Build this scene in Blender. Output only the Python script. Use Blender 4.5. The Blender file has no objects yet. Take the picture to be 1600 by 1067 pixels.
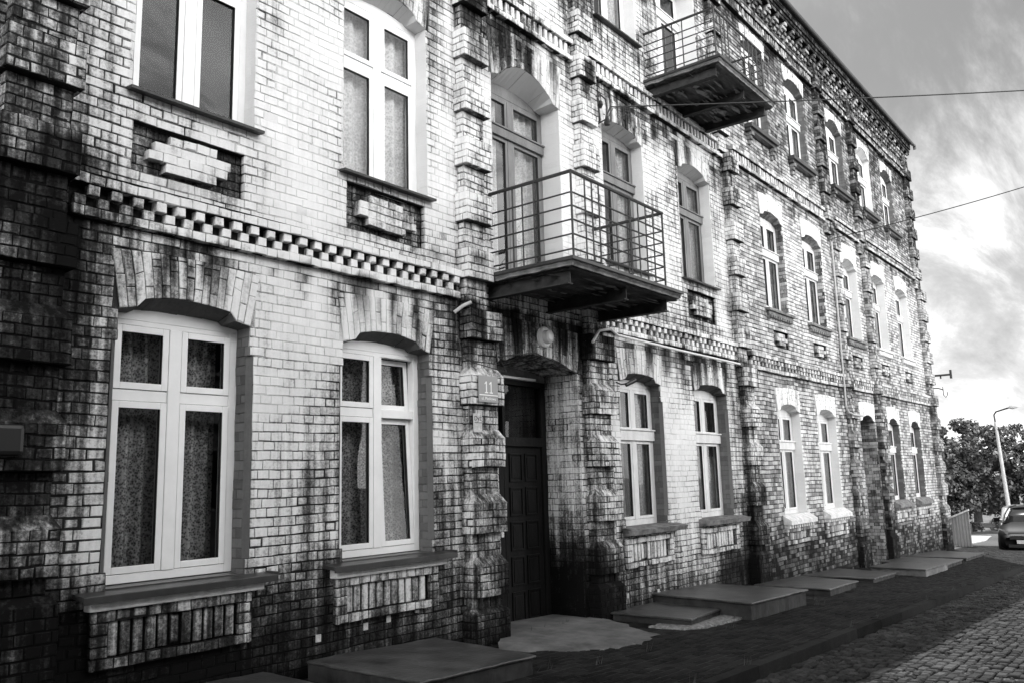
import bpy, math, random
import numpy as np
from mathutils import Vector, Matrix
R_ = math.radians
random.seed(7); RNG = np.random.default_rng(7)
S = bpy.context.scene; COL = S.collection

# ------------------------------------------------------------------ camera
cd = bpy.data.cameras.new('camera'); cam = bpy.data.objects.new('camera', cd); COL.objects.link(cam)
r_, u_, f_ = Vector((0.62312878, -0.78166421, -0.02667566)), Vector((-0.10960967, -0.12104752, 0.98657651)), Vector((0.77440057, 0.61184031, 0.16110615))
m = Matrix((r_, u_, -f_)).transposed().to_4x4(); m.translation = (0, -6.45, 1.6)
cam.matrix_world = m
cd.sensor_width = 36; cd.lens = 1322.6 / 1600 * 36; cd.clip_start = .05; cd.clip_end = 2000
S.camera = cam

# ------------------------------------------------------------------ sky, sun, exposure
SUN_EL, SUN_AZ = R_(58), R_(64)          # azimuth measured from +Y towards +X
W = bpy.data.worlds.new('World'); S.world = W; W.use_nodes = True
nt = W.node_tree; N = nt.nodes; LK = nt.links
for n in list(N): N.remove(n)
def nd(t, **k):
    n = N.new(t)
    for a, v in k.items(): setattr(n, a, v)
    return n
def mth(op, a, b=None, c=None):
    n = N.new('ShaderNodeMath'); n.operation = op
    for i, v in enumerate((a, b, c)):
        if v is None: continue
        if isinstance(v, (int, float)): n.inputs[i].default_value = v
        else: LK.new(v, n.inputs[i])
    return n.outputs[0]
sky = nd('ShaderNodeTexSky', sky_type='NISHITA', sun_disc=False, sun_elevation=SUN_EL, sun_rotation=SUN_AZ)
bw = nd('ShaderNodeRGBToBW'); LK.new(sky.outputs[0], bw.inputs[0])
tc = nd('ShaderNodeTexCoord'); sep = nd('ShaderNodeSeparateXYZ'); LK.new(tc.outputs['Generated'], sep.inputs[0])
zc = mth('MAXIMUM', sep.outputs[2], 0.03)
zz = mth('ADD', zc, 0.25)
cx = mth('DIVIDE', sep.outputs[0], zz); cy = mth('DIVIDE', sep.outputs[1], zz)
cmb = nd('ShaderNodeCombineXYZ'); LK.new(cx, cmb.inputs[0]); LK.new(cy, cmb.inputs[1])
mp = nd('ShaderNodeMapping'); mp.inputs['Rotation'].default_value = (0, 0, R_(35)); mp.inputs['Scale'].default_value = (.6, 1.6, 1); mp.inputs['Location'].default_value = (3.1, 1.7, 0)
LK.new(cmb.outputs[0], mp.inputs[0])
n1 = nd('ShaderNodeTexNoise'); n1.inputs['Scale'].default_value = 2.1; n1.inputs['Detail'].default_value = 9; n1.inputs['Roughness'].default_value = .66; n1.inputs['Distortion'].default_value = .35
LK.new(mp.outputs[0], n1.inputs[0])
cl = nd('ShaderNodeMapRange', interpolation_type='SMOOTHSTEP'); cl.inputs[1].default_value = .40; cl.inputs[2].default_value = .63
LK.new(n1.outputs[0], cl.inputs[0])
# street-side cloud bank, unseen, added to light the facade; brighter clouds towards the horizon
hz = nd('ShaderNodeMapRange', interpolation_type='SMOOTHSTEP'); hz.inputs[1].default_value = .46; hz.inputs[2].default_value = .0
LK.new(sep.outputs[2], hz.inputs[0])
fr = nd('ShaderNodeMapRange', interpolation_type='SMOOTHSTEP'); fr.inputs[1].default_value = .10; fr.inputs[2].default_value = -.65
LK.new(mth('ADD', mth('MULTIPLY', sep.outputs[0], .5), mth('MULTIPLY', sep.outputs[1], .86)), fr.inputs[0])
blue = mth('MULTIPLY', bw.outputs[0], 0.42)
cloud = mth('ADD', 3.4, mth('MULTIPLY', hz.outputs[0], 3.2))
bd = nd('ShaderNodeMapRange', interpolation_type='SMOOTHSTEP'); bd.inputs[1].default_value = .80; bd.inputs[2].default_value = .45
LK.new(sep.outputs[2], bd.inputs[0]); frb = mth('MULTIPLY', fr.outputs[0], bd.outputs[0])
cloud = mth('ADD', cloud, mth('MULTIPLY', frb, 31.0))
cloud = mth('MULTIPLY', cloud, mth('MAXIMUM', .25, mth('ADD', -.15, mth('MULTIPLY', n1.outputs[0], 2.15))))
fac = mth('MINIMUM', mth('ADD', mth('MULTIPLY', cl.outputs[0], .8), mth('MULTIPLY', mth('ADD', hz.outputs[0], frb), .8)), 1.0)
val = mth('ADD', mth('MULTIPLY', blue, mth('SUBTRACT', 1.0, fac)), mth('MULTIPLY', cloud, fac))
bg = nd('ShaderNodeBackground'); bg.inputs[1].default_value = 0.12; LK.new(val, bg.inputs[0])
wo = nd('ShaderNodeOutputWorld'); LK.new(bg.outputs[0], wo.inputs[0])
sd = bpy.data.lights.new('sun', 'SUN'); sd.energy = 4.2; sd.angle = R_(.5); sd.color = (1, 1, 1)
so = bpy.data.objects.new('sun', sd); COL.objects.link(so); so.location = (0, 0, 40)
so.rotation_euler = Vector((math.sin(SUN_AZ) * math.cos(SUN_EL), math.cos(SUN_AZ) * math.cos(SUN_EL), math.sin(SUN_EL))).to_track_quat('Z', 'Y').to_euler()
S.view_settings.view_transform = 'Standard'; S.view_settings.look = 'None'; S.view_settings.gamma = 1
S.view_settings.exposure = 0.8

# ------------------------------------------------------------------ materials
MATS = {}
def mat(name, base=.5, rough=.8, metal=0, spec=.5, noise=None, bump=None, lo=None):
    """grey material; noise=(scale, detail, spread) mottles base; bump=(scale, strength)"""
    if name in MATS: return MATS[name]
    m = bpy.data.materials.new(name); m.use_nodes = True; t = m.node_tree; p = t.nodes['Principled BSDF']
    p.inputs['Base Color'].default_value = (base, base, base, 1); p.inputs['Roughness'].default_value = rough
    p.inputs['Metallic'].default_value = metal; p.inputs['Specular IOR Level'].default_value = spec
    g = t.nodes.new('ShaderNodeNewGeometry')
    if noise:
        n = t.nodes.new('ShaderNodeTexNoise'); n.inputs['Scale'].default_value = noise[0]; n.inputs['Detail'].default_value = noise[1]; n.inputs['Roughness'].default_value = .65
        src = g.outputs['Position']
        if len(noise) > 3:
            mp = t.nodes.new('ShaderNodeMapping'); mp.inputs['Scale'].default_value = noise[3]; t.links.new(src, mp.inputs[0]); src = mp.outputs[0]
        t.links.new(src, n.inputs[0])
        mr = t.nodes.new('ShaderNodeMapRange'); mr.inputs[1].default_value = .3; mr.inputs[2].default_value = .7
        mr.inputs[3].default_value = max(0.004, base - noise[2]); mr.inputs[4].default_value = base + noise[2]
        t.links.new(n.outputs[0], mr.inputs[0]); t.links.new(mr.outputs[0], p.inputs['Base Color'])
    if bump:
        n = t.nodes.new('ShaderNodeTexNoise'); n.inputs['Scale'].default_value = bump[0]; n.inputs['Detail'].default_value = 6
        t.links.new(g.outputs['Position'], n.inputs[0])
        b = t.nodes.new('ShaderNodeBump'); b.inputs['Strength'].default_value = bump[1]; b.inputs['Distance'].default_value = .02
        t.links.new(n.outputs[0], b.inputs['Height']); t.links.new(b.outputs[0], p.inputs['Normal'])
    MATS[name] = m; return m

def brickmat(name, stops, streak=.3, mott=.45, fine=.3, rough=.85, tone=.3, spec=.07):
    """masonry: vertex attribute 'g' = (grime, tone, clean); stops map the dirt factor to an albedo"""
    m = bpy.data.materials.new(name); m.use_nodes = True; t = m.node_tree; p = t.nodes['Principled BSDF']; L = t.links
    p.inputs['Roughness'].default_value = rough; p.inputs['Specular IOR Level'].default_value = spec
    at = t.nodes.new('ShaderNodeAttribute'); at.attribute_name = 'g'
    sp = t.nodes.new('ShaderNodeSeparateColor'); L.new(at.outputs['Color'], sp.inputs[0])
    g = t.nodes.new('ShaderNodeNewGeometry')
    def noise(scale, det, sc=(1, 1, 1), ro=.6, dist=0):
        mp = t.nodes.new('ShaderNodeMapping'); mp.inputs['Scale'].default_value = sc; L.new(g.outputs['Position'], mp.inputs[0])
        n = t.nodes.new('ShaderNodeTexNoise'); n.inputs['Scale'].default_value = scale; n.inputs['Detail'].default_value = det
        n.inputs['Roughness'].default_value = ro; n.inputs['Distortion'].default_value = dist; L.new(mp.outputs[0], n.inputs[0]); return n.outputs[0]
    def M(op, a, b=None):
        n = t.nodes.new('ShaderNodeMath'); n.operation = op
        for i, v in enumerate((a, b)):
            if v is None: continue
            if isinstance(v, (int, float)): n.inputs[i].default_value = v
            else: L.new(v, n.inputs[i])
        return n.outputs[0]
    a = M('MULTIPLY', M('SUBTRACT', M('ADD', M('MULTIPLY', noise(2.2, 5), .55), M('MULTIPLY', noise(8.5, 6, ro=.7), .45)), .5), mott * 2.6)
    b = M('MULTIPLY', M('SUBTRACT', M('ADD', M('MULTIPLY', noise(9, 3, (1, 1, .05), .5), .6), M('MULTIPLY', noise(26, 2, (1, 1, .035), .5), .4)), .5), streak * 3.2)
    c = M('MULTIPLY', M('SUBTRACT', noise(38, 6, ro=.75), .5), fine * 2)
    d = M('MULTIPLY', M('SUBTRACT', sp.outputs[1], .5), tone)
    dirty = M('SUBTRACT', 1.0, M('MULTIPLY', sp.outputs[2], .75))
    nz = M('MULTIPLY', M('ADD', M('ADD', a, b), M('ADD', c, d)), dirty)
    v = M('ADD', sp.outputs[0], nz)
    cr = t.nodes.new('ShaderNodeValToRGB'); e = cr.color_ramp.elements
    while len(e) < len(stops): e.new(.5)
    for i, (q, w) in enumerate(stops): e[i].position = q; e[i].color = (w, w, w, 1)
    L.new(v, cr.inputs[0]); L.new(cr.outputs[0], p.inputs['Base Color'])
    bp = t.nodes.new('ShaderNodeBump'); bp.inputs['Strength'].default_value = .55; bp.inputs['Distance'].default_value = .006
    L.new(M('ADD', noise(55, 6, ro=.7), M('MULTIPLY', noise(14, 4), .5)), bp.inputs['Height']); L.new(bp.outputs[0], p.inputs['Normal'])
    MATS[name] = m; return m
M_PAINT = brickmat('limewashed_brick', [(0, .82), (.28, .68), (.45, .36), (.58, .13), (.74, .035), (1, .006)], fine=.42, mott=.34, streak=.46, tone=.16)
M_JOINT = brickmat('dirty_mortar', [(0, .74), (.2, .58), (.34, .16), (.48, .035), (1, .005)], streak=.2, mott=.3, fine=.3)
M_BARE = brickmat('bare_brick', [(0, .72), (.3, .48), (.5, .27), (.68, .10), (.85, .035), (1, .01)], streak=.22, mott=.25, fine=.25, tone=.4)
M_BJOINT = brickmat('dark_mortar', [(0, .12), (.5, .035), (1, .012)], streak=.1, mott=.2, fine=.2)
M_SOOT = brickmat('painted_reveal', [(0, .20), (.5, .10), (1, .03)], streak=.15, mott=.15, fine=.15)
M_WREV = brickmat('white_reveal', [(0, .76), (.35, .62), (.6, .35), (1, .08)], streak=.15, mott=.2, fine=.12)
mat('white_frame', .86, .35, spec=.4, noise=(4, 6, .05))
mat('wood_white', .66, .55, noise=(6, 6, .12, (1, 1, .3)), bump=(30, .2))
mat('wood_grey', .17, .6, noise=(6, 6, .05, (1, 1, .3)), bump=(30, .2))
mat('wood_dark', .008, .6, spec=.12, noise=(8, 5, .004, (1, 1, .2)), bump=(25, .25))
mat('seal', .02, .6)
mat('dark_sheet', .035, .3, spec=.45, noise=(3, 6, .02), bump=(8, .15))
mat('stone_sill', .15, .8, noise=(7, 7, .11), bump=(14, .8))
mat('white_sill', .62, .8, noise=(9, 6, .2), bump=(20, .5))
mat('iron', .022, .5, metal=0, spec=.5, noise=(25, 5, .012), bump=(60, .3))
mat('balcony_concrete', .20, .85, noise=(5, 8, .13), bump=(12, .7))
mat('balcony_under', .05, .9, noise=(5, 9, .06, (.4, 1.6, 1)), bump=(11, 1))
mat('beam_iron', .02, .8, noise=(7, 7, .015), bump=(15, .6))
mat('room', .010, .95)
mat('roof_sheet', .05, .5)
mat('plastic_white', .75, .35)
mat('pipe', .42, .5, noise=(9, 4, .1))
mat('black_plastic', .012, .35)
mat('concrete', .12, .85, noise=(3.5, 8, .06), bump=(16, .7))
mat('slab_top', .06, .34, spec=.45, noise=(3.5, 9, .035), bump=(20, .35))
mat('slab_side', .018, .8, noise=(4, 8, .025), bump=(10, .8))
mat('rubble', .20, .9, noise=(22, 7, .17), bump=(20, 1))
mat('car_paint', .005, .5, spec=.06)
mat('car_glass', .006, .12, spec=.25)
mat('chrome', .75, .12, metal=1)
mat('tyre', .012, .8)
mat('lamp_glass', .65, .12)
mat('pole_concrete', .48, .8, noise=(3, 5, .08))
mat('bark', .05, .9, noise=(9, 5, .03))
mat('dim_lens', .2, .2); mat('sheet_fence', .26, .6, noise=(2, 5, .05))
mat('sign_grey', .27, .4); mat('sign_white', .78, .4); mat('paper', .5, .8, noise=(30, 5, .15)); mat('ink', .03, .6)
mat('cable', .012, .6)
def leafmat():
    m = bpy.data.materials.new('leaf'); m.use_nodes = True; t = m.node_tree; p = t.nodes['Principled BSDF']
    p.inputs['Roughness'].default_value = .45; p.inputs['Specular IOR Level'].default_value = .6
    a = t.nodes.new('ShaderNodeAttribute'); a.attribute_name = 'g'
    sp = t.nodes.new('ShaderNodeSeparateColor'); t.links.new(a.outputs['Color'], sp.inputs[0])
    mr = t.nodes.new('ShaderNodeMapRange'); mr.inputs[3].default_value = .01; mr.inputs[4].default_value = .10
    t.links.new(sp.outputs[1], mr.inputs[0]); t.links.new(mr.outputs[0], p.inputs['Base Color']); MATS['leaf'] = m
leafmat()
def glassmat(nm='pane_glass', ior=1.55, gc=.6, bs=.25):
    m = bpy.data.materials.new(nm); m.use_nodes = True; t = m.node_tree; L = t.links
    for n in list(t.nodes): t.nodes.remove(n)
    o = t.nodes.new('ShaderNodeOutputMaterial'); mx = t.nodes.new('ShaderNodeMixShader'); tr = t.nodes.new('ShaderNodeBsdfTransparent'); gl = t.nodes.new('ShaderNodeBsdfGlossy')
    tr.inputs[0].default_value = (.94, .94, .94, 1); gl.inputs['Color'].default_value = (gc, gc, gc, 1); gl.inputs['Roughness'].default_value = .01
    fr = t.nodes.new('ShaderNodeFresnel'); fr.inputs[0].default_value = ior
    g = t.nodes.new('ShaderNodeNewGeometry'); n = t.nodes.new('ShaderNodeTexNoise'); n.inputs['Scale'].default_value = 1.3; n.inputs['Detail'].default_value = 1
    b = t.nodes.new('ShaderNodeBump'); b.inputs['Strength'].default_value = bs; b.inputs['Distance'].default_value = .02
    L.new(g.outputs['Position'], n.inputs[0]); L.new(n.outputs[0], b.inputs['Height']); L.new(b.outputs[0], gl.inputs['Normal'])
    L.new(fr.outputs[0], mx.inputs[0]); L.new(tr.outputs[0], mx.inputs[1]); L.new(gl.outputs[0], mx.inputs[2]); L.new(mx.outputs[0], o.inputs[0]); MATS[nm] = m
glassmat(); glassmat('old_glass', 1.95, .95, .6)
def curtainmat(name, lo, hi, scale):
    m = bpy.data.materials.new(name); m.use_nodes = True; t = m.node_tree; L = t.links; p = t.nodes['Principled BSDF']; p.inputs['Roughness'].default_value = .9
    g = t.nodes.new('ShaderNodeNewGeometry'); v = t.nodes.new('ShaderNodeTexVoronoi'); v.inputs['Scale'].default_value = scale
    n = t.nodes.new('ShaderNodeTexNoise'); n.inputs['Scale'].default_value = scale * .5; n.inputs['Detail'].default_value = 5
    L.new(g.outputs['Position'], v.inputs[0]); L.new(g.outputs['Position'], n.inputs[0])
    mu = t.nodes.new('ShaderNodeMath'); mu.operation = 'MULTIPLY'; L.new(v.outputs['Distance'], mu.inputs[0]); L.new(n.outputs[0], mu.inputs[1])
    mp = t.nodes.new('ShaderNodeMapping'); mp.inputs['Scale'].default_value = (1, 1, .03); L.new(g.outputs['Position'], mp.inputs[0])
    f = t.nodes.new('ShaderNodeTexNoise'); f.inputs['Scale'].default_value = 13; f.inputs['Detail'].default_value = 3; L.new(mp.outputs[0], f.inputs[0])
    m2 = t.nodes.new('ShaderNodeMath'); m2.operation = 'MULTIPLY'; m3 = t.nodes.new('ShaderNodeMath'); m3.operation = 'MULTIPLY'; m3.inputs[1].default_value = 2.0; L.new(f.outputs[0], m3.inputs[0]); L.new(mu.outputs[0], m2.inputs[0]); L.new(m3.outputs[0], m2.inputs[1]); mu = m2
    mr = t.nodes.new('ShaderNodeMapRange'); mr.inputs[1].default_value = .08; mr.inputs[2].default_value = .4; mr.inputs[3].default_value = lo; mr.inputs[4].default_value = hi
    L.new(mu.outputs[0], mr.inputs[0]); L.new(mr.outputs[0], p.inputs['Base Color']); MATS[name] = m
curtainmat('lace_dark', .05, .6, 52); curtainmat('lace_light', .62, .95, 40)
mat('plain_curtain', .7, .9)

# ------------------------------------------------------------------ object helpers
WORLD = {}
def empty(name, loc, parent=None):
    o = bpy.data.objects.new(name, None); COL.objects.link(o); o.empty_display_size = .3
    pw = WORLD[parent.name] if parent else Vector((0, 0, 0))
    o.location = Vector(loc) - pw; o.parent = parent; WORLD[o.name] = Vector(loc); return o
def tag(o, label, cat, group=None, kind=None):
    if label: o['label'] = label
    if cat: o['category'] = cat
    if group: o['group'] = group
    if kind: o['kind'] = kind
    return o
class MB:
    def __init__(s): s.v = []; s.f = []
    def quad(s, *p):
        i = len(s.v); s.v += [tuple(q) for q in p]; s.f.append(tuple(range(i, i + len(p)))); return s
    def box(s, x0, x1, y0, y1, z0, z1):
        i = len(s.v); s.v += [(x0, y0, z0), (x1, y0, z0), (x1, y1, z0), (x0, y1, z0), (x0, y0, z1), (x1, y0, z1), (x1, y1, z1), (x0, y1, z1)]
        s.f += [(i, i+3, i+2, i+1), (i+4, i+5, i+6, i+7), (i, i+1, i+5, i+4), (i+1, i+2, i+6, i+5), (i+2, i+3, i+7, i+6), (i+3, i, i+4, i+7)]; return s
    def prism(s, pts, d):
        """closed polygon pts (3D) extruded by vector d"""
        i = len(s.v); n = len(pts); s.v += [tuple(p) for p in pts] + [tuple(Vector(p) + Vector(d)) for p in pts]
        s.f.append(tuple(range(i, i + n))); s.f.append(tuple(range(i + 2*n - 1, i + n - 1, -1)))
        for k in range(n): a, b = i + k, i + (k + 1) % n; s.f.append((b, a, a + n, b + n))
        return s
    def tube(s, pts, r, seg=8, caps=True):
        pts = [Vector(p) for p in pts]; rr = r if isinstance(r, (list, tuple)) else [r] * len(pts); i0 = len(s.v)
        up = None
        for k, p in enumerate(pts):
            d = (pts[min(k + 1, len(pts) - 1)] - pts[max(k - 1, 0)]).normalized()
            if up is None: up = Vector((0, 0, 1)) if abs(d.z) < .9 else Vector((1, 0, 0))
            a = d.cross(up).normalized(); b = a.cross(d).normalized(); up = b
            for q in range(seg): t = 2 * math.pi * q / seg; s.v.append(tuple(p + (a * math.cos(t) + b * math.sin(t)) * rr[k]))
        for k in range(len(pts) - 1):
            for q in range(seg): a, b = i0 + k * seg + q, i0 + k * seg + (q + 1) % seg; s.f.append((a, b, b + seg, a + seg))
        if caps: s.f.append(tuple(range(i0 + seg - 1, i0 - 1, -1))); e = i0 + (len(pts) - 1) * seg; s.f.append(tuple(range(e, e + seg)))
        return s
    def ring(s, x0, x1, z0, z1, w, y0, y1):
        s.box(x0, x0 + w, y0, y1, z0, z1); s.box(x1 - w, x1, y0, y1, z0, z1)
        s.box(x0 + w, x1 - w, y0, y1, z0, z0 + w); s.box(x0 + w, x1 - w, y0, y1, z1 - w, z1); return s
    def grid(s, fn, nu, nv):
        i = len(s.v)
        for a in range(nu + 1):
            for b in range(nv + 1): s.v.append(tuple(fn(a / nu, b / nv)))
        for a in range(nu):
            for b in range(nv): k = i + a * (nv + 1) + b; s.f.append((k, k + nv + 1, k + nv + 2, k + 1))
        return s
    def build(s, name, m, parent=None, smooth=False, bevel=0, g=None):
        me = bpy.data.meshes.new(name); pw = WORLD[parent.name] if parent else Vector((0, 0, 0))
        me.from_pydata([(a - pw.x, b - pw.y, c - pw.z) for a, b, c in s.v], [], s.f); me.materials.append(MATS[m] if isinstance(m, str) else m)
        if g is not None:
            at = me.attributes.new('g', 'FLOAT_COLOR', 'POINT'); at.data.foreach_set('color', np.asarray(g(np.array(s.v)), dtype=np.float32).ravel())
        if smooth: me.shade_smooth()
        o = bpy.data.objects.new(name, me); COL.objects.link(o); o.parent = parent; WORLD[o.name] = pw.copy()
        if bevel: b = o.modifiers.new('bevel', 'BEVEL'); b.width = bevel; b.segments = 2; b.limit_method = 'ANGLE'
        return o

# ------------------------------------------------------------------ numpy value noise + grime maps, near one with a vignette painted in
_tab = RNG.random((256, 256))
def vn(x, y):
    xi = np.floor(x).astype(int); yi = np.floor(y).astype(int); fx = x - xi; fy = y - yi; fx = fx*fx*(3-2*fx); fy = fy*fy*(3-2*fy)
    a = _tab[xi & 255, yi & 255]; b = _tab[(xi+1) & 255, yi & 255]; c = _tab[xi & 255, (yi+1) & 255]; d = _tab[(xi+1) & 255, (yi+1) & 255]
    return (a*(1-fx)+b*fx)*(1-fy) + (c*(1-fx)+d*fx)*fy
def fbm(x, y, o=4): return sum(vn(x*2**k + 17*k, y*2**k + 31*k) / 2**k for k in range(o)) / sum(1/2**k for k in range(o))
def ss(a, b, x): t = np.clip((x - a) / (b - a), 0, 1); return t*t*(3-2*t)
def zg(x): return -.10 - .0345 * (min(max(x, -30), 60) - 5)
ZB = lambda x: -.10 - .0345 * (np.clip(x, -30, 60) - 5)
CLEAN = [(4.95, 3.9, .5, 1.3, 1.0), (4.95, 5.9, .45, 1.2, .8), (6.95, 5.2, .3, 1.6, .8), (12.5, 1.9, .75, .9, 1.0), (9.5, 5.6, .35, 1.6, .9),
         (10.4, 5.6, .3, 1.3, .5), (7.95, 3.9, .3, .5, .2), (12.3, 5.2, .6, 1.0, .5), (14.55, 5.3, .35, 1.5, .8), (6.05, 3.5, .7, .35, .8), (14.6, 2.0, .3, 1.0, .4), (11.4, 3.35, .8, .25, .7), (4.2, 3.35, .35, .3, .6), (13.7, 3.35, .8, .25, .4)]
def near_g(P, T=None):
    x, y, z = P[:, 0], P[:, 1], P[:, 2]; b = ZB(x)
    c = np.zeros_like(x)
    for (cx, cz, sx, sz, a) in CLEAN: c = np.maximum(c, a * np.exp(-((x-cx)/sx)**2*.7 - ((z-cz)/sz)**2*.7))
    c = np.maximum(c, .75 * ss(.53, .64, fbm(x*1.1 + 40, z*1.2 + 11)) * ss(1.2, 2.6, z) * ss(2.9, 3.6, x) * (1 - ss(7.4, 7.9, x)*ss(10.5, 10.1, x)*(z < 3.7)))
    c = c * (.55 + 1.0 * fbm(x*2.6, z*2.6))
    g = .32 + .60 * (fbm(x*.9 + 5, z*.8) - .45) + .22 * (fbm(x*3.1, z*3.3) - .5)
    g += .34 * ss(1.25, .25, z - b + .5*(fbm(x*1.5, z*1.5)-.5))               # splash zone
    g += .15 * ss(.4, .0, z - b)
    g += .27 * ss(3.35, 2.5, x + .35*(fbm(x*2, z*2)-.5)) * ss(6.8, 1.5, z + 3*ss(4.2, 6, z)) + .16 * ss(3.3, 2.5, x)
    g += .38 * ss(7.0, 2.6, x) * ss(1.3, .3, z - b) + .10 * ss(3.3, 2.4, x)  # lower-left vignette painted into the wall colour, plus soot at the left edge
    st = vn(x*6.5, z*.35 + 3); st2 = vn(x*15, z*.5 + 9)
    for (zt, L, A) in ((3.66, .95, .55), (7.60, 1.3, .5), (4.14, .12, .25)): g += A * ss(zt - L, zt, z) * (z < zt + .05) * ss(.30, .75, .6*st + .4*st2)
    g += .10 * np.exp(-((x-8.7)/1.1)**2) * ss(4.1, 3.4, z) * ss(.25, .7, st)
    g += .10 * np.exp(-((x-9.8)/.7)**2) * ss(4.1, 3.4, z)
    g += .10 * np.exp(-((x-7.45)/.35)**2) * ss(.2, .6, st) + .04 * np.exp(-((x-9.9)/.3)**2) + .10 * np.exp(-((x-15.1)/.35)**2)
    g += .24 * ss(8.0, 9.2, z)
    g += .30 * ss(2.35, 1.0, z + .8*(fbm(x, z*.6)-.5)) * ss(.45, .62, fbm(x*1.1+9, z*.9)) * .5
    g -= c * .20
    return np.stack([np.clip(g, 0, 1.1), (np.full_like(x, .5) if T is None else T), np.clip(c, 0, 1), np.ones_like(x)], 1)
def far_g(P, T=None):
    x, y, z = P[:, 0], P[:, 1], P[:, 2]; b = ZB(x)
    g = .40 + .35 * (fbm(x*.8 + 5, z*.8) - .5)
    g += .38 * ss(1.6, .4, z - b + .5*(fbm(x*1.5, z*1.5)-.5)) + .12 * ss(.5, 0, z - b)
    g -= .10 * ss(3.9, 4.6, z) * ss(7.6, 7.0, z)
    g += .20 * ss(7.6, 9.2, z) + .10 * ss(10.2, 11.6, z)
    st = vn(x*6, z*.35 + 3)
    for (zt, L, A) in ((3.62, .5, .2), (7.62, .6, .3), (11.3, .7, .3)): g += A * ss(zt - L, zt, z) * (z < zt) * ss(.3, .75, st)
    for cx in (21.3, 23.8, 30.0): g += .14 * np.exp(-((x-cx)/.45)**2)
    g += .2 * np.exp(-((x-22.9)/.8)**2) * ss(3.2, 2.6, z)
    return np.stack([np.clip(g, 0, 1.1), (np.full_like(x, .5) if T is None else T), np.zeros_like(x), np.ones_like(x)], 1)
def const_g(gv, cv=0.0):
    def f(P, T=None):
        n = len(P); x, z = P[:, 0], P[:, 2]
        return np.stack([np.full(n, gv) + .3*(fbm(x*3+P[:, 1]*3, z*3)-.5), (np.full(n, .5) if T is None else T), np.full(n, cv), np.ones(n)], 1)
    return f

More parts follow.
